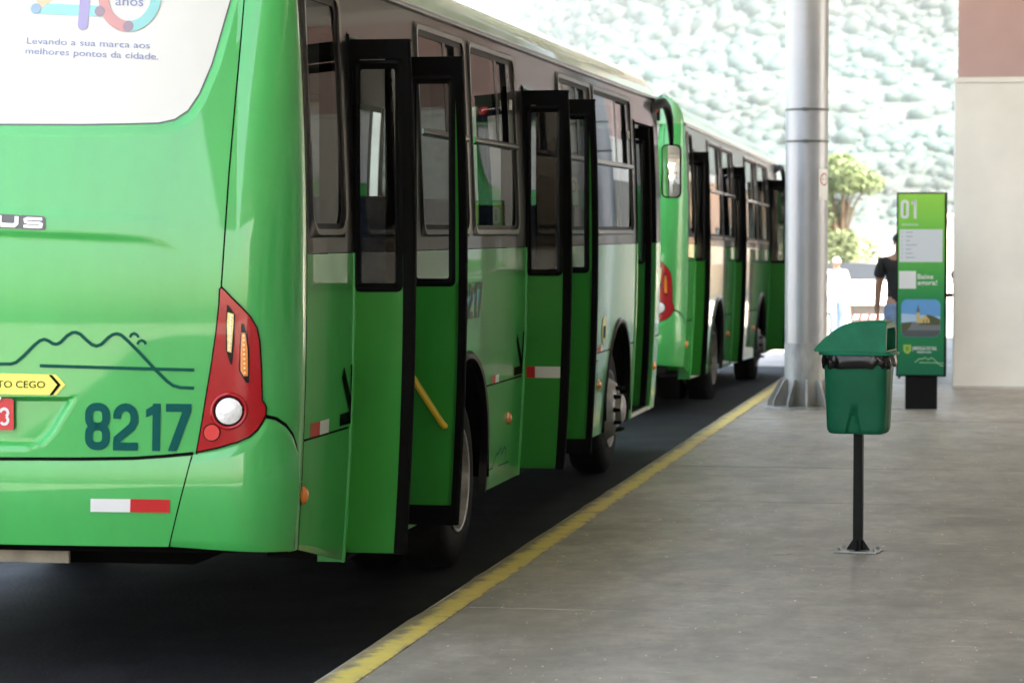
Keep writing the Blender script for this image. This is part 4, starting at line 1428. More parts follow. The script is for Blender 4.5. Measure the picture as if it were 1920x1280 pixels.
bin_plastic()
bn = empty('litter_bin', (2.160, 14.36, 0.172), (0, 0, R(-9)))
tag(bn, 'green plastic litter bin with hooded lid on a thin black post', 'litter bin')
MB().box(-0.024, 0.024, -0.024, 0.024, 0.010, 0.68).build('post', 'post_black', bn, smooth=False, bevel=0.004)
MB().prism([(-0.115, -0.085), (0.115, -0.085), (0.115, 0.085), (-0.115, 0.085)], lambda a, b, t: (a, b, t), 0.0, 0.008).build('base_plate', 'galvanised', bn, smooth=False, bevel=0.002)
for k in range(4):
    a = k * math.pi / 2
    T = lambda r, z, t: (r * math.cos(a) - t * math.sin(a), r * math.sin(a) + t * math.cos(a), z)
    MB().prism([(0.024, 0.009), (0.064, 0.009), (0.056, 0.022), (0.024, 0.070)], T, -0.003, 0.003).build('gusset', 'post_black', bn, smooth=False)
for sx in (-1, 1):
    for sy in (-1, 1):
        MB().lathe([(0.010, 0.0), (0.010, 0.010), (0.006, 0.016), (0.0, 0.016)], (sx * 0.092, sy * 0.062, 0.008), 'Z', 6).build('anchor_bolt', 'rim_steel', bn, smooth=False)
# tub: rounded box tapering downward, with the arrow-shaped recess over the post
HW = lambda z: lerp(0.158, 0.174, (z - 0.64) / 0.40)
HD = lambda z: lerp(0.115, 0.130, (z - 0.64) / 0.40)


def tub(a, z, shrink=0.0):
    # superellipse section
    n = 5.0
    c, s = math.cos(a), math.sin(a)
    x = math.copysign(abs(c) ** (2 / n), c)
    y = math.copysign(abs(s) ** (2 / n), s)
    zz = max(z, 0.64)
    k = 1.0
    if z < 0.665:
        k = 1 - 0.16 * (1 - math.sqrt(max(0, 1 - ((0.665 - z) / 0.035) ** 2)))
    hx, hy = HW(zz) * k - shrink, HD(zz) * k - shrink
    p = [x * hx, y * hy, z]
    if p[1] < 0 and abs(p[0]) < 0.06:
        w = max(0, 0.046 * (1 - (z - 0.63) / 0.19)) if z < 0.82 else 0
        if w > 0:
            p[1] += 0.020 * sm((w - abs(p[0] + 0.005)) / 0.010)
    # rib down the opening side
    if p[0] > HW(zz) * 0.9 and -0.02 < p[1] + 0.05 < 0.02:
        p[0] -= 0.008
    return tuple(p)


angs = sorted(set(lin(0, 2 * math.pi, 120) + [math.pi * 1.5 + q * 0.006 for q in range(-60, 61)]))
tb = MB()
tb.grid(tub, angs, [0.631, 0.633, 0.637, 0.643, 0.652, 0.665] + lin(0.68, 1.035, 30))
nb_ = len(angs)
tb.fill([(tub(a, 0.631)[0], tub(a, 0.631)[1]) for a in lin(0, 2 * math.pi, 60)[:-1]], lambda a, b: (a, b, 0.631))
tb.build('tub', 'bin_green', bn)
# bag folded over the rim
rb2 = random.Random(5)
bgm = MB()
na, nz = 110, 9
ph = [rb2.uniform(0, 6.28) for _ in range(8)]


def bag(i, j):
    a = 2 * math.pi * i / na
    r = j / (nz - 1)
    dr = 0.5 + 0.5 * (0.42 * math.sin(a * 5 + ph[0]) + 0.3 * math.sin(a * 11 + ph[1]) + 0.28 * math.sin(a * 17 + ph[2]))
    z = 1.058 - r * (0.060 + 0.034 * dr)
    out = 0.005 + 0.007 * math.sin(r * 3.0) + 0.003 * math.sin(a * 19 + ph[3] + r * 3) * r + 0.0015 * math.sin(a * 41 + ph[4] - r * 5)
    p = tub(a, 1.03)
    rx = 1 + (0.035 * r if math.cos(a) > 0.55 else 0)
    l = math.hypot(p[0], p[1])
    return (p[0] * (1 + out / l) * rx, p[1] * (1 + out / l), z)


bgm.grid(bag, range(na + 1), range(nz))
bgm.build('bin_bag', 'bag_black', bn, smooth=True)
# lid rim and hood (opening towards +x)
rim = MB()
rp = [(0.0, 1.050), (0.012, 1.048), (0.015, 1.054), (0.013, 1.062), (0.0, 1.066)]


def rimp(a, j):
    p = tub(a, 1.03)
    l = math.hypot(p[0], p[1])
    k = (l + 0.004 + rp[j][0]) / l
    return (p[0] * k + (0.012 if p[0] > 0 else -0.010), p[1] * k, rp[j][1])


rim.grid(rimp, lin(0, 2 * math.pi, 100), range(len(rp)))
rim.build('lid_rim', 'bin_lid_green', bn)
hood = [(-0.202, 1.066), (-0.214, 1.078), (-0.208, 1.090), (-0.160, 1.140), (-0.110, 1.180), (-0.062, 1.208), (-0.030, 1.218), (0.02, 1.224), (0.10, 1.230), (0.145, 1.231), (0.163, 1.227), (0.170, 1.212), (0.174, 1.12), (0.176, 1.066)]
hd = MB()
wid = lambda z: 0.134 - 0.018 * ((z - 1.066) / 0.165) ** 2


def hoodp(i, t):
    x, z = hood[i]
    w = wid(z)
    # t -1..1 over the width, shoulders rounded
    s = abs(t)
    if s < 0.82:
        return (x, math.copysign(s / 0.82 * (w - 0.022), t), z)
    a = (s - 0.82) / 0.18 * math.pi / 2
    return (x, math.copysign(w - 0.022 + 0.022 * math.sin(a), t), z - min(0.02, (z - 1.064) * 0.6) * (1 - math.cos(a)))


ts = lin(-1, 1, 40)
hd.grid(hoodp, range(0, 12), ts)
for s in (-1, 1):                                   # cheeks
    top = [hoodp(i, s) for i in range(0, 12)]
    bot = [(p[0] if -0.2 < p[0] < 0.17 else (0.172 if p[0] > 0 else -0.205), s * 0.134, 1.064) for p in top]
    hd.add(top + bot, [(i, i + 1, 12 + i + 1, 12 + i) for i in range(11)])
# brow round the mouth
hd.grid(lambda k, t: (lambda p: (p[0] + 0.0 * k, p[1] * (1 - 0.10 * k), p[2] - 0.022 * k if abs(t) < 0.9 else p[2] - 0.03 * k))(hoodp(11, t)), [0, 1], ts)
for s in (-1, 1):
    hd.grid(lambda y, z: (0.172, y, z), [s * 0.134, s * 0.116], [1.064, 1.20])
hd.grid(lambda y, z: (0.174, y, z), [-0.134, 0.134], [1.064, 1.076])
hd.build('lid_hood', 'bin_lid_green', bn)
MB().grid(lambda y, z: (0.120, y, z), [-0.11, 0.11], [1.064, 1.20]).grid(lambda y, x: (x, y, 1.067), [-0.12, 0.12], [0.12, 0.172]).build('mouth', 'void', bn)

# ------------------------------------------------------------------ information totem
tt = empty('information_totem', (2.135, 26.0, 0.17))
tag(tt, 'tall green stop totem marked 01 on a black foot', 'sign')
mat('totem_black', (0.006, 0.006, 0.006), rough=0.55, spec=0.12)


def totem_print():
    m = bpy.data.materials.new('totem_print')
    m.use_nodes = True
    nt = m.node_tree
    b = nt.nodes['Principled BSDF']
    tc = nt.nodes.new('ShaderNodeTexCoord')
    sp = nt.nodes.new('ShaderNodeSeparateXYZ')
    nt.links.new(tc.outputs['Object'], sp.inputs[0])
    mr = nt.nodes.new('ShaderNodeMapRange')
    mr.inputs['From Min'].default_value = 0.33
    mr.inputs['From Max'].default_value = 2.06
    nt.links.new(sp.outputs[2], mr.inputs[0])
    r = nt.nodes.new('ShaderNodeValToRGB')
    e = r.color_ramp.elements
    e[0].position, e[0].color = 0.0, (0.004, 0.16, 0.080, 1)
    e[1].position, e[1].color = 1.0, (0.36, 0.78, 0.11, 1)
    x = e.new(0.42)
    x.color = (0.02, 0.30, 0.10, 1)
    x = e.new(0.72)
    x.color = (0.14, 0.60, 0.10, 1)
    nt.links.new(mr.outputs[0], r.inputs[0])
    nt.links.new(r.outputs[0], b.inputs['Base Color'])
    b.inputs['Roughness'].default_value = 0.5
    b.inputs['Specular IOR Level'].default_value = 0.15
    M['totem_print'] = m


totem_print()
TZ = lambda z: z - 0.17
TX = lambda x: x - 2.135
MB().box(-0.238, 0.236, -0.045, 0.045, TZ(0.488), TZ(2.242)).build('casing', 'totem_black', tt, smooth=False, bevel=0.006)
face = MB().box(-0.224, 0.214, -0.051, -0.0455, TZ(0.505), TZ(2.228)).build('printed_face', 'totem_print', tt, smooth=False)
MB().box(-0.150, 0.152, -0.04, 0.04, 0.006, TZ(0.4875)).build('foot', 'totem_black', tt, smooth=False, bevel=0.004)
MB().box(-0.19, 0.19, -0.10, 0.10, 0.0, 0.006).build('foot_plate', 'galvanised', tt, smooth=False)
fo = lambda d: (lambda a, b: (TX(a), -0.051 - d, TZ(b)))
t01 = MB()
digits(t01, '01', fo(0.002), 1.934, 1.992, 0.078, 0.178, 0.012, 0.026)
t01.build('number_01', 'totem_white', face)
st = MB()
st.fill([(1.945, 1.925), (2.10, 1.925), (2.10, 1.945), (1.945, 1.945)], fo(0.0015))
mat('pale_green_print', (0.42, 0.72, 0.40), rough=0.4)
st.build('subtitle_strip', 'pale_green_print', face)
mat('list_print', (0.74, 0.79, 0.82), rough=0.4)
li = MB().fill([(1.924, 1.580), (2.330, 1.580), (2.330, 1.890), (1.924, 1.890)], fo(0.0015)).build('route_list', 'list_print', face)
mat('grey_print', (0.42, 0.46, 0.52), rough=0.5)
rw = MB()
wds = [0.07, 0.075, 0.05, 0.11, 0.055, 0.065, 0.10]
for k, wd in enumerate(wds):
    z = 1.862 - k * 0.040
    for q in range(int(wd / 0.013)):
        rw.fill([(1.985 + q * 0.013, z - 0.006), (1.994 + q * 0.013, z - 0.006), (1.994 + q * 0.013, z + 0.006), (1.985 + q * 0.013, z + 0.006)], fo(0.0025))
    rw.fill([(1.945, z - 0.005), (1.953, z - 0.005), (1.953, z + 0.005), (1.945, z + 0.005)], fo(0.0025))
structure(rw.build('list_rows', 'grey_print', face), 'stuff')
MB().fill([(1.922, 1.326), (2.082, 1.326), (2.082, 1.494), (1.922, 1.494)], fo(0.0015)).build('white_square', 'totem_white', face)
bx = MB()
text(bx, 'Baixe', fo(0.002), 2.096, 1.420, width=0.150, xh=0.046, bold=0.018)
text(bx, 'agora!', fo(0.002), 2.096, 1.362, width=0.186, xh=0.046, bold=0.018)
bx.build('lettering', 'totem_white', face)
# printed picture: sky, far bank, lawn and a small church
for nm, c in (('p_sky', (0.10, 0.36, 0.72)), ('p_sky2', (0.42, 0.60, 0.80)), ('p_bank', (0.07, 0.085, 0.03)), ('p_lake', (0.16, 0.18, 0.20)), ('p_lake2', (0.07, 0.085, 0.10)), ('p_stone', (0.62, 0.46, 0.17)), ('p_spire', (0.10, 0.12, 0.14)), ('p_shade', (0.30, 0.22, 0.10))):
    mat(nm, c, rough=0.4)
pc = MB().fill(round_rect(1.944, 2.314, 0.866, 1.224, 0.06, 0.06, 6), fo(0.0015)).build('printed_picture', 'p_sky', face)
clip = round_rect(1.944, 2.314, 0.866, 1.224, 0.06, 0.06, 6)


def pic(poly, m, d):
    MB().fill(poly, fo(d)).build('picture_patch', m, face)


pic([(1.946, 1.00), (2.312, 1.00), (2.312, 1.06), (1.946, 1.09)], 'p_sky2', 0.0021)
pic([(2.14, 1.0), (2.19, 1.08), (2.25, 1.065), (2.312, 1.035), (2.312, 0.98), (2.1, 0.98)], 'p_bank', 0.0027)
pic([(1.946, 0.93), (1.946, 0.995), (2.06, 1.01), (2.312, 1.0), (2.312, 0.93)], 'p_lake', 0.0024)
pic([(1.946, 0.93), (2.312, 0.93), (2.311, 0.91), (2.295, 0.882), (2.26, 0.868), (2.0, 0.868), (1.965, 0.88), (1.947, 0.91)], 'p_lake2', 0.0026)
pic([(1.946, 1.0), (2.05, 1.01), (2.02, 0.95), (1.975, 0.90), (1.947, 0.93)], 'p_bank', 0.0030)
pic([(2.09, 1.0), (2.117, 1.0), (2.117, 1.10), (2.09, 1.10)], 'p_stone', 0.0033)
pic([(2.087, 1.10), (2.120, 1.10), (2.1035, 1.175)], 'p_spire', 0.0033)
pic([(2.117, 1.0), (2.212, 1.0), (2.212, 1.03), (2.175, 1.075), (2.15, 1.05), (2.117, 1.05)], 'p_stone', 0.0036)
pic([(2.15, 1.0), (2.165, 1.0), (2.165, 1.03), (2.15, 1.03)], 'p_shade', 0.0039)
pic([(2.18, 1.0), (2.195, 1.0), (2.195, 1.035), (2.18, 1.035)], 'p_shade', 0.0039)
mat('shield_print', (0.34, 0.56, 0.08), rough=0.4)
mat('shield_dark', (0.16, 0.36, 0.05), rough=0.4)
sh = MB().fill([(1.967, 0.791), (2.040, 0.791), (2.040, 0.735), (2.022, 0.712), (2.003, 0.705), (1.985, 0.712), (1.967, 0.735)], fo(0.0018))
sh.build('shield_crest', 'shield_print', face)
MB().fill([(1.985, 0.775), (2.022, 0.775), (2.018, 0.738), (2.003, 0.725), (1.989, 0.738)], fo(0.0026)).build('crest_charge', 'shield_dark', face)
jt = MB()
text(jt, 'JARAGUÁ DO SUL', fo(0.002), 2.050, 0.742, width=0.232, xh=0.034, bold=0.015)
text(jt, 'PREFEITURA', fo(0.002), 2.098, 0.713, width=0.135, xh=0.017, bold=0.01)
jt.build('lettering', 'totem_white', face)
ml = MB()
sc_ = lambda u, z: fo(0.002)(2.062 + (u - 0.02) * 0.345, 0.625 + (z - 1.313) * 0.33)
ml.stroke([(a, b) for a, b in MTN if a > 0.0], 0.018, sc_)
ml.stroke([(0.183, 1.307), (0.847, 1.293)], 0.018, sc_)
ml.build('mountain_line_mark', 'pale_green_print', face)
# metal cover let into the floor beside the totem
MB().box(-0.20, 0.20, -0.16, 0.16, 0.0, 0.004).build('floor_cover', 'galvanised', smooth=False)
fcov = bpy.data.objects['floor_cover']
fcov.location = (1.75, 26.2, 0.172)
tag(fcov, 'flat metal cover plate in the floor between column and totem', 'cover')

# ------------------------------------------------------------------ people
mat('skin', (0.34, 0.19, 0.13), rough=0.5)
mat('hair', (0.02, 0.016, 0.013), rough=0.6)
mat('tee_black', (0.010, 0.010, 0.012), rough=0.8, vary=0.3, vscale=12)
mat('tee_white', (0.72, 0.71, 0.68), rough=0.8)
mat('denim', (0.13, 0.22, 0.36), rough=0.8, vary=0.35, vscale=7)
mat('shoe', (0.02, 0.017, 0.016), rough=0.6)
mat('cap_pale', (0.60, 0.62, 0.60), rough=0.7)
mat('cap_dark', (0.016, 0.016, 0.018), rough=0.7)


def skinned(name, verts, edges, radii, m, parent, root=0, sub=2):
    me = bpy.data.meshes.new(name)
    me.from_pydata(verts, edges, [])
    o = bpy.data.objects.new(name, me)
    COL.objects.link(o)
    bpy.context.view_layer.objects.active = o
    sk = o.modifiers.new('skin', 'SKIN')
    sk.use_smooth_shade = True
    if not me.skin_vertices:
        bpy.context.view_layer.update()
    lay = me.skin_vertices[0].data if me.skin_vertices else None
    if lay is None:
        with bpy.context.temp_override(object=o, active_object=o):
            bpy.ops.mesh.customdata_skin_add()
        lay = me.skin_vertices[0].data
    for i, r in enumerate(radii):
        lay[i].radius = r if isinstance(r, tuple) else (r, r)
        lay[i].use_root = (i == root)
    ss_ = o.modifiers.new('sub', 'SUBSURF')
    ss_.levels = ss_.render_levels = sub
    me.materials.append(M[m])
    dg = bpy.context.evaluated_depsgraph_get()
    ev = o.evaluated_get(dg)
    nm = bpy.data.meshes.new_from_object(ev)
    o.modifiers.clear()
    o.data = nm
    nm.polygons.foreach_set('use_smooth', [True] * len(nm.polygons))
    o.parent = parent
    return o


def person(label, loc, rotz, h, top, legs, cap, stride=0.14):
    """facing -y; stands on z = 0"""
    root = empty('person', loc, (0, 0, rotz))
    tag(root, label, 'person')
    k = h / 1.72
    S = lambda *p: tuple(c * k for c in p)
    # one continuous body: pelvis, spine, neck, head, arms, legs
    V = [S(0, 0, 0.94), S(0, 0.0, 1.10), S(0, 0.01, 1.28), S(0, 0.012, 1.42), S(0, 0.0, 1.50), S(0, -0.012, 1.57), S(0, -0.015, 1.65)]
    E_ = [(0, 1), (1, 2), (2, 3), (3, 4), (4, 5), (5, 6)]
    Rd = [(0.135, 0.10), (0.125, 0.095), (0.145, 0.105), (0.12, 0.085), (0.052, 0.055), (0.068, 0.082), (0.062, 0.078)]

    def chain(start, pts, rs):
        p = start
        for q, r in zip(pts, rs):
            V.append(S(*q))
            Rd.append(r)
            E_.append((p, len(V) - 1))
            p = len(V) - 1
        return p
    hands = []
    for s in (-1, 1):
        sw = -0.12 * s
        chain(3, [(s * 0.185, 0.01, 1.405), (s * 0.225, 0.02 + sw * 0.3, 1.14), (s * 0.232, -0.03 + sw, 0.90), (s * 0.232, -0.05 + sw * 1.1, 0.83)], [0.058, 0.044, 0.030, (0.036, 0.018)])
        hands.append((s * 0.232, -0.05 + sw * 1.1, 0.83))
        lg = stride * s
        chain(0, [(s * 0.095, 0.0, 0.86), (s * 0.10, -0.03 - lg * 0.5, 0.50), (s * 0.105, 0.02 - lg, 0.09), (s * 0.115, -0.11 - lg, 0.045)], [0.088, 0.060, 0.044, (0.042, 0.034)])
    Rd2 = [(r[0] * k, r[1] * k) if isinstance(r, tuple) else r * k for r in Rd]
    skinned('body', V, E_, Rd2, 'skin', root)
    for (hx, hy, hz) in hands:
        sgn = 1 if hx > 0 else -1
        for f in range(4):
            fy = hy - 0.030 + 0.020 * f
            ln = (0.062, 0.072, 0.068, 0.052)[f]
            skinned('finger', [S(hx, fy, hz - 0.005), S(hx - sgn * 0.004, fy - 0.004, hz - 0.03 - ln * 0.4), S(hx - sgn * 0.02, fy - 0.008, hz - 0.03 - ln)], [(0, 1), (1, 2)], [0.009 * k, 0.0085 * k, 0.007 * k], 'skin', root, sub=1)
        skinned('thumb', [S(hx, hy - 0.03, hz + 0.01), S(hx - sgn * 0.012, hy - 0.055, hz - 0.015), S(hx - sgn * 0.018, hy - 0.06, hz - 0.045)], [(0, 1), (1, 2)], [0.011 * k, 0.010 * k, 0.008 * k], 'skin', root, sub=1)
    # clothes
    tv = [S(0, 0, 0.90), S(0, 0, 1.10), S(0, 0.01, 1.28), S(0, 0.012, 1.415), S(0, 0.005, 1.475)]
    tr_ = [(0.158, 0.122), (0.150, 0.118), (0.166, 0.126), (0.135, 0.10), (0.072, 0.072)]
    te = [(0, 1), (1, 2), (2, 3), (3, 4)]
    for s in (-1, 1):
        i = len(tv)
        tv += [S(s * 0.188, 0.01, 1.405), S(s * 0.228, 0.015 - 0.03 * s, 1.22)]
        tr_ += [0.075, 0.070]
        te += [(3, i), (i, i + 1)]
    skinned('shirt', tv, te, [(r[0] * k, r[1] * k) if isinstance(r, tuple) else r * k for r in tr_], top, root)
    pv = [S(0, 0, 1.02), S(0, 0, 0.93)]
    pr_ = [(0.148, 0.112), (0.155, 0.118)]
    pe = [(0, 1)]
    for s in (-1, 1):
        lg = stride * s
        i = len(pv)
        pv += [S(s * 0.095, 0.0, 0.84), S(s * 0.10, -0.03 - lg * 0.5, 0.50), S(s * 0.105, 0.015 - lg, 0.11)]
        pr_ += [0.100, 0.078, 0.068]
        pe += [(1, i), (i, i + 1), (i + 1, i + 2)]
        skinned('shoe', [S(s * 0.105, 0.045 - lg, 0.055), S(s * 0.11, -0.06 - lg, 0.05), S(s * 0.118, -0.16 - lg, 0.038)], [(0, 1), (1, 2)], [(0.048 * k, 0.050 * k), (0.05 * k, 0.044 * k), (0.045 * k, 0.032 * k)], 'shoe', root)
    skinned('jeans', pv, pe, [(r[0] * k, r[1] * k) if isinstance(r, tuple) else r * k for r in pr_], legs, root)
    # face
    c = (0, -0.015 * k, 1.61 * k)
    nose = MB().add([(0, c[1] - 0.112 * k, c[2] - 0.022 * k), (-0.017 * k, c[1] - 0.078 * k, c[2] - 0.028 * k), (0.017 * k, c[1] - 0.078 * k, c[2] - 0.028 * k), (0, c[1] - 0.080 * k, c[2] + 0.030 * k), (0, c[1] - 0.08 * k, c[2] - 0.036 * k)], [(0, 1, 3), (0, 3, 2), (0, 2, 4), (0, 4, 1)])
    nose.build('nose', 'skin', root)
    for s in (-1, 1):
        MB().lathe([(0.0, -0.004 * k), (0.010 * k, -0.002 * k), (0.011 * k, 0.004 * k)], (s * 0.029 * k, c[1] - 0.084 * k, c[2] + 0.016 * k), 'Y', 10).build('eye', 'hair', root)
        MB().lathe([(0.0, s * 0.012 * k), (0.020 * k, s * 0.010 * k), (0.026 * k, 0), (0.0, -s * 0.01 * k)], (s * 0.070 * k, c[1] + 0.005 * k, c[2] - 0.005 * k), 'X', 12).build('ear', 'skin', root)
    MB().box(-0.024 * k, 0.024 * k, c[1] - 0.088 * k, c[1] - 0.078 * k, c[2] - 0.056 * k, c[2] - 0.049 * k).build('mouth', 'hair', root, bevel=0.002)
    # hair and cap
    hr = MB()
    hr.grid(lambda a, b: (0.078 * k * math.sin(b) * math.cos(a), c[1] + 0.012 * k + 0.092 * k * math.sin(b) * math.sin(a), c[2] + 0.03 * k + 0.085 * k * math.cos(b)), lin(R(-20), R(200), 16), lin(0.2, 1.9, 8))
    hr.build('hair', 'hair', root)
    cp = MB()
    cp.grid(lambda a, b: (0.086 * k * math.sin(b) * math.cos(a), c[1] + 0.100 * k * math.sin(b) * math.sin(a), c[2] + 0.035 * k + 0.085 * k * math.cos(b)), lin(0, 2 * math.pi, 24), lin(0.0, 1.55, 8))
    cp.grid(lambda a, r: ((0.084 + 0.004 * r) * k * math.cos(a), c[1] - (0.095 * math.sin(a) + 0.085 * r * math.sin(a)) * k, c[2] + (0.038 - 0.012 * r) * k), lin(R(20), R(160), 12), lin(0, 1, 4))
    cp.build('cap', cap, root)
    return root


person('man in black t-shirt, dark cap and jeans walking behind the totem', (1.815, 28.95, 0.172), R(14), 1.68, 'tee_black', 'denim', 'cap_dark')
person('man in white shirt, pale cap and light jeans out in the sunlit yard', (-0.55, 56.5, road_z(56.5) + 0.002), R(20), 1.72, 'tee_white', 'denim', 'cap_pale', stride=-0.16)
# ------------------------------------------------------------------ background: vehicles, kiosk, trees, houses, wood, haze
mat('car_white', (0.74, 0.74, 0.73), rough=0.3, coat=1.0)
mat('car_dark', (0.012, 0.0125, 0.014), rough=0.35, coat=0.8)
mat('glass_dark', (0.02, 0.025, 0.03), rough=0.06)
mat('kiosk_white', (0.74, 0.73, 0.69), rough=0.7, vary=0.06, vscale=0.6)
mat('leaf', (0.085, 0.125, 0.058), rough=0.65, vary=0.5, vscale=0.5, detail=3)
mat('leaf_far', (0.007, 0.022, 0.023), rough=0.8, vary=0.75, vscale=0.006, detail=6)
mat('bark', (0.10, 0.075, 0.05), rough=0.9, vary=0.3, vscale=4)
mat('roof_tile', (0.36, 0.15, 0.10), rough=0.8, vary=0.2, vscale=0.6)
mat('house_wall', (0.62, 0.55, 0.47), rough=0.8)


def road_wheel(root, x, y, r, s):
    w = MB().lathe([(r * 0.62, s * 0.0), (r * 0.95, s * 0.01), (r, -s * 0.03), (r, -s * 0.17), (r * 0.6, -s * 0.19)], (x, y, r), 'X', 24).build('wheel', 'tyre', root)
    MB().lathe([(0.0, s * 0.0), (r * 0.3, s * 0.01), (r * 0.62, -s * 0.01)], (x, y, r), 'X', 20).build('rim', 'rim_steel', w)


def car(label, loc, rotz, m):
    root = empty('parked_car', loc, (0, 0, rotz))
    tag(root, label, 'car')
    sec = [(-2.1, 0.35, 0.72, 0.78), (-2.0, 0.25, 0.92, 0.84), (-1.2, 0.2, 0.98, 0.86), (0.9, 0.2, 0.95, 0.86), (1.9, 0.22, 0.78, 0.82), (2.12, 0.35, 0.62, 0.74)]
    b = MB()
    b.grid(lambda i, t: (lambda s: [(-s[3], s[0], s[1]), (-s[3], s[0], lerp(s[1], s[2], 0.6)), (-s[3] + 0.07, s[0], s[2]), (s[3] - 0.07, s[0], s[2]), (s[3], s[0], lerp(s[1], s[2], 0.6)), (s[3], s[0], s[1])][t])(sec[i]), range(6), range(6))
    b.add([(-0.7, -2.1, 0.4), (0.7, -2.1, 0.4), (0.7, -2.1, 0.7), (-0.7, -2.1, 0.7)], [(0, 1, 2, 3)])
    b.add([(-0.7, 2.1, 0.4), (0.7, 2.1, 0.4), (0.7, 2.1, 0.62), (-0.7, 2.1, 0.62)], [(0, 1, 2, 3)])
    b.build('body', m, root)
    c = MB()
    cs = [(-1.75, 0.96, 0.74), (-1.25, 1.40, 0.60), (-0.3, 1.47, 0.60), (0.35, 1.40, 0.60), (1.05, 0.95, 0.74)]
    c.grid(lambda i, t: (lambda s: [(-0.78, s[0], 0.95), (-s[2], s[0], s[1]), (s[2], s[0], s[1]), (0.78, s[0], 0.95)][t])(cs[i]), range(5), range(4))
    c.build('cabin', 'glass_dark', root)
    MB().grid(lambda i, x: (x, [-1.2, -0.3, 0.35][i], [1.41, 1.48, 1.41][i]), range(3), [-0.6, 0.6]).build('roof', m, root)
    for s in (-1, 1):
        for yy in (-1.3, 1.35):
            road_wheel(root, s * 0.85, yy, 0.31, s)
        MB().box(s * 0.55 - 0.14, s * 0.55 + 0.14, -2.115, -2.09, 0.66, 0.80).build('tail_light', 'lens_red', root, smooth=False)
    return root


car('white parked car in the sunlit yard behind the dark cart', (-1.5, 76.0, -0.455), R(80), 'car_white')


# dark open container on wheels, red and white tape round it
ct = empty('utility_cart', (-0.25, 64.0, -0.452), (0, 0, R(9)))
tag(ct, 'low dark cart wrapped in red and white striped tape, left of the man in black', 'cart')
cbm = MB()
cbm.grid(lambda a, z: (math.copysign(abs(math.cos(a)) ** 0.3, math.cos(a)) * lerp(0.40, 0.50, (z - 0.08) / 0.56), math.copysign(abs(math.sin(a)) ** 0.3, math.sin(a)) * lerp(0.28, 0.34, (z - 0.08) / 0.56), z), lin(0, 2 * math.pi, 40), lin(0.08, 0.64, 5))
cbm.build('tub', 'car_dark', ct)
crm = MB()
crm.grid(lambda a, j: (math.copysign(abs(math.cos(a)) ** 0.3, math.cos(a)) * (0.50 + (0, 0.07, 0.07, 0)[j]), math.copysign(abs(math.sin(a)) ** 0.3, math.sin(a)) * (0.34 + (0, 0.07, 0.07, 0)[j]), (0.62, 0.61, 0.66, 0.67)[j]), lin(0, 2 * math.pi, 40), range(4))
crm.build('rim', 'house_wall', ct)
MB().box(-0.9, 0.5, -0.375, -0.36, 0.27, 0.37).build('tape', 'white_print', ct, smooth=False)
for q in range(7):
    x = -0.90 + q * 0.2
    MB().prism([(x, 0.27), (x + 0.09, 0.27), (x + 0.13, 0.37), (x + 0.04, 0.37)], lambda a, b, t: (a, t, b), -0.380, -0.3755).build('red_stripe', 'red_print', ct, smooth=False)
for s in (-1, 1):
    road_wheel(ct, s * 0.42, -0.1, 0.11, s)

# motorcycle facing the platform, mostly behind the totem
mc = empty('motorcycle', (1.985, 31.2, 0.172), (0, 0, R(4)))
tag(mc, 'dark motorcycle with white mudguard parked behind the totem', 'motorcycle')


def torus(mb, c, R0, r, n=28, k=10):
    mb.grid(lambda a, b: (c[0] + r * math.cos(b), c[1] + (R0 + r * math.sin(b)) * math.cos(a), c[2] + (R0 + r * math.sin(b)) * math.sin(a)), lin(0, 2 * math.pi, n), lin(0, 2 * math.pi, k))


for yy in (-0.62, 0.66):
    t_ = MB()
    torus(t_, (0, yy, 0.30), 0.245, 0.055)
    tw = t_.build('wheel', 'tyre', mc)
    MB().lathe([(0.0, 0.03), (0.07, 0.03), (0.20, 0.012), (0.20, -0.012), (0.07, -0.03), (0, -0.03)], (0, yy, 0.30), 'X', 24).build('rim', 'rim_steel', tw)
gm = MB()
gm.grid(lambda a, x: (x, -0.62 + 0.33 * math.cos(a), 0.30 + 0.33 * math.sin(a)), lin(R(20), R(150), 12), [-0.075, -0.04, 0.04, 0.075])
gm.build('mudguard', 'car_white', mc)
MB().tube([(-0.08, -0.62, 0.30), (-0.08, -0.38, 0.92)], 0.022).build('fork_leg', 'rim_steel', mc)
MB().tube([(0.08, -0.62, 0.30), (0.08, -0.38, 0.92)], 0.022).build('fork_leg', 'rim_steel', mc)
MB().tube([(-0.36, -0.24, 0.98), (-0.16, -0.36, 0.96), (0.16, -0.36, 0.96), (0.36, -0.24, 0.98)], 0.014).build('handlebar', 'black_matt', mc)
for s in (-1, 1):
    MB().tube([(s * 0.36, -0.24, 0.98), (s * 0.26, -0.27, 0.975)], 0.022).build('grip', 'rubber', mc)
    MB().tube([(s * 0.28, -0.28, 0.98), (s * 0.34, -0.30, 1.18)], 0.006).build('mirror_stem', 'black_matt', mc)
    MB().lathe([(0, 0.02), (0.05, 0.015), (0.06, 0.0), (0, -0.004)], (s * 0.36, -0.31, 1.21), 'Y', 18).build('mirror', 'black_matt', mc)
MB().lathe([(0, -0.05), (0.06, -0.04), (0.085, 0.0), (0.07, 0.09), (0, 0.11)], (0, -0.50, 0.86), 'Y', 22).build('headlamp', 'lens_white', mc)
tk = MB()
tk.grid(lambda a, b: (0.13 * math.sin(b) * math.cos(a), -0.08 + 0.28 * math.cos(b), 0.78 + 0.13 * math.sin(b) * math.sin(a)), lin(0, 2 * math.pi, 18), lin(0, math.pi, 10))
tk.build('fuel_tank', 'car_dark', mc)
MB().box(-0.12, 0.12, 0.16, 0.80, 0.72, 0.80).build('seat', 'black_matt', mc, bevel=0.03)
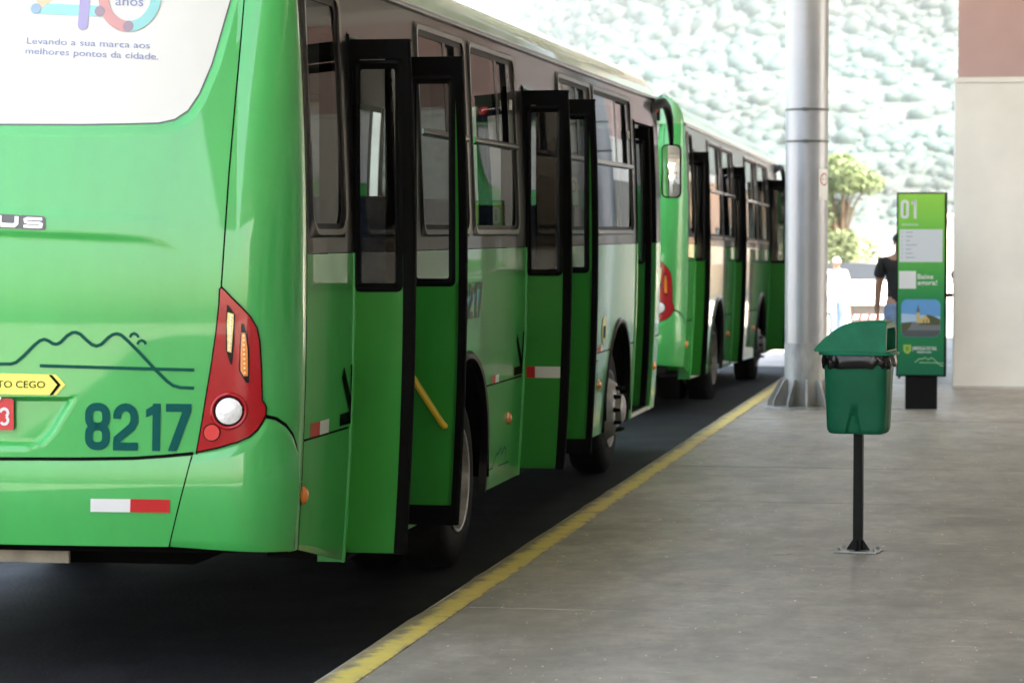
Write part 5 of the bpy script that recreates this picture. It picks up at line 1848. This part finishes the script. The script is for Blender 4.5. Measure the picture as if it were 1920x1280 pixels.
MB().box(-0.16, 0.16, -0.20, 0.30, 0.32, 0.62).build('engine', 'black_matt', mc, bevel=0.05)
MB().tube([(0.0, -0.36, 0.90), (0.0, 0.0, 0.60), (0.0, 0.66, 0.32)], 0.03).build('frame_tube', 'black_matt', mc)
MB().tube([(0.14, -0.1, 0.30), (0.16, 0.4, 0.26), (0.17, 0.85, 0.32)], [0.03, 0.045, 0.05]).build('exhaust_pipe', 'rim_steel', mc)
MB().tube([(-0.1, 0.2, 0.3), (-0.26, 0.18, 0.004)], 0.012).build('side_stand', 'black_matt', mc)

# white kiosk in the yard
kk = empty('white_kiosk', (-0.25, 84.0, -0.455))
tag(kk, 'plain white box-like kiosk in the yard behind the man in black', 'kiosk')
MB().box(0.0, 4.2, 0, 3.0, 0.0, 2.75).build('wall', 'kiosk_white', kk, smooth=False)
MB().box(-0.12, 4.3, -0.15, 3.1, 2.752, 2.86).build('roof', 'house_wall', kk, smooth=False)
MB().box(1.0, 1.9, -0.02, 0.0, 0.02, 2.1).build('door', 'house_wall', kk, smooth=False)


def leaf_cloud(mb, rng, centre, rad, n, size):
    for _ in range(n):
        while True:
            p = Vector((rng.uniform(-1, 1), rng.uniform(-1, 1), rng.uniform(-1, 1)))
            l = p.length
            if 0.15 < l < 1 and rng.random() < 0.25 + 0.75 * l:
                break
        c = Vector(centre) + Vector((p.x * rad[0], p.y * rad[1], p.z * rad[2]))
        a = Vector((rng.gauss(0, 1), rng.gauss(0, 1), rng.gauss(0, 0.6))).normalized()
        b = a.orthogonal().normalized()
        b.rotate(Matrix.Rotation(rng.uniform(0, 6.28), 3, a))
        s = size * rng.uniform(0.6, 1.4)
        mb.add([c + a * s, c + b * s * 0.45, c - a * s, c - b * s * 0.45], [(0, 1, 2, 3)])


def tree(label, loc, h, cr, seed, n=2600, leaf=0.16, m='leaf'):
    rng = random.Random(seed)
    root = empty('tree', loc)
    tag(root, label, 'tree', 'trees behind the yard')
    tr = MB()
    th = h * 0.45
    tr.tube([(0, 0, -0.1), (0.05, 0, th * 0.5), (0.0, 0.1, th), (0.1, 0.1, h * 0.75)], [h * 0.030, h * 0.024, h * 0.018, h * 0.006], 10)
    blobs = []
    for k in range(20):
        a = k * 2.4 + rng.uniform(-0.4, 0.4)
        rr = cr * rng.uniform(0.05, 0.85)
        z = h * rng.uniform(0.26, 0.92)
        e = (rr * math.cos(a), rr * math.sin(a), z)
        tr.tube([(0.0, 0.05, th * rng.uniform(0.7, 1.1)), (e[0] * 0.5, e[1] * 0.5, lerp(th, z, 0.6)), e], [h * 0.012, h * 0.008, h * 0.003], 6)
        blobs.append((e, cr * rng.uniform(0.30, 0.52)))
    blobs.append(((0, 0, h * 0.9), cr * 0.3))
    tr.build('trunk', 'bark', root)
    cm = MB()
    for e, r in blobs:
        leaf_cloud(cm, rng, e, (r, r, r * 0.75), n // 21, leaf)
    me = bpy.data.meshes.new('crown')
    me.from_pydata(cm.v, [], cm.f)
    me.materials.append(M[m])
    o = bpy.data.objects.new('crown', me)
    COL.objects.link(o)
    o.parent = root
    return root


tree('leafy tree right of the column, above the man in white', (-2.1, 84, -0.455), 5.0, 1.25, 1, n=17000, leaf=0.06)
tree('lower tree beside the leafy tree, nearer the column', (-3.5, 90, -0.455), 4.2, 1.3, 2, n=13000, leaf=0.06)

# hillside wood: too many crowns to count
rh = random.Random(21)
wd = MB()
ico = bmesh.new()
bmesh.ops.create_icosphere(ico, subdivisions=1, radius=1.0)
iv = [v.co.copy() for v in ico.verts]
ifc = [tuple(v.index for v in f.verts) for f in ico.faces]
ico.free()
wob = [[rh.uniform(0.72, 1.22) for _ in iv] for _ in range(12)]
for _ in range(30000):
    a = R(rh.uniform(-13, 2.5))
    d = 640 + 2300 * (rh.random() ** 0.8)
    x, y = 2.92 + d * math.sin(a), d * math.cos(a)
    clear = math.sin(x * 0.011 + 2.0 + 1.2 * math.sin(y * 0.006)) * math.sin(y * 0.008 + 0.5) + 0.5 * math.sin(x * 0.037 + y * 0.023)
    if rh.random() < 0.75 * sm((clear + 0.2) / 1.2):
        continue
    r = (1.2 + 7.5 * rh.random() ** 3.2) * min(1.0, d / 1500)
    z = hill_z(x, y) + r * 0.25
    wb_ = wob[rh.randrange(12)]
    wd.add([(x + v.x * r * k_, y + v.y * r * k_, z + v.z * r * k_ * 0.8) for v, k_ in zip(iv, wb_)], ifc)
me = bpy.data.meshes.new('hillside_wood')
me.from_pydata(wd.v, [], wd.f)
me.materials.append(M['leaf_far'])
me.polygons.foreach_set('use_smooth', [True] * len(me.polygons))
wo = bpy.data.objects.new('hillside_wood', me)
COL.objects.link(wo)
wo['kind'] = 'stuff'
wo['label'] = 'hazy woodland covering the hillside behind the station'


def house(label, az, d, w):
    x, y = 2.92 + d * math.sin(R(az)), d * math.cos(R(az))
    root = empty('hill_house', (x, y, hill_z(x, y) + 6.0))
    tag(root, label, 'house', 'houses on the hillside')
    MB().box(-w / 2, w / 2, -6, 6, -8, 9).build('wall', 'house_wall', root, smooth=False)
    rf_ = MB().add([(-w / 2 - 0.6, -7, 8.9), (w / 2 + 0.6, -7, 8.9), (w / 2 + 0.6, 7, 8.9), (-w / 2 - 0.6, 7, 8.9), (-w / 2 - 0.6, 0, 13), (w / 2 + 0.6, 0, 13)], [(0, 1, 5, 4), (3, 4, 5, 2), (0, 4, 3), (1, 2, 5)])
    rf_.build('roof', 'roof_tile', root, smooth=False)
    for q in (-0.28, 0.28):
        MB().box(q * w - 2, q * w + 2, -6.05, -6.0, 2, 6).build('window', 'window_dark', root, smooth=False)


house('long pale hillside house with reddish roof, right of the column', -3.0, 1900, 46)
house('small hillside house just left of the pink fascia', -1.15, 2100, 34)
house('hillside house halfway between column and pink fascia', -2.1, 2000, 36)
house('low hillside house above the second bus', -6.2, 1750, 36)

# air
hz = bpy.data.materials.new('haze_air')
hz.use_nodes = True
nt = hz.node_tree
nt.nodes.remove(nt.nodes['Principled BSDF'])
pv = nt.nodes.new('ShaderNodeVolumePrincipled')
pv.inputs['Color'].default_value = (0.78, 0.95, 1.0, 1)
pv.inputs['Density'].default_value = 0.000082
pv.inputs['Anisotropy'].default_value = 0.15
nt.links.new(pv.outputs[0], nt.nodes['Material Output'].inputs['Volume'])
M['haze_air'] = hz
hzo = MB().box(-4000, 4000, -220, 4300, -180, 560).build('haze', 'haze_air', smooth=False)
hzo['kind'] = 'stuff'
hzo['label'] = 'pale haze in the air'
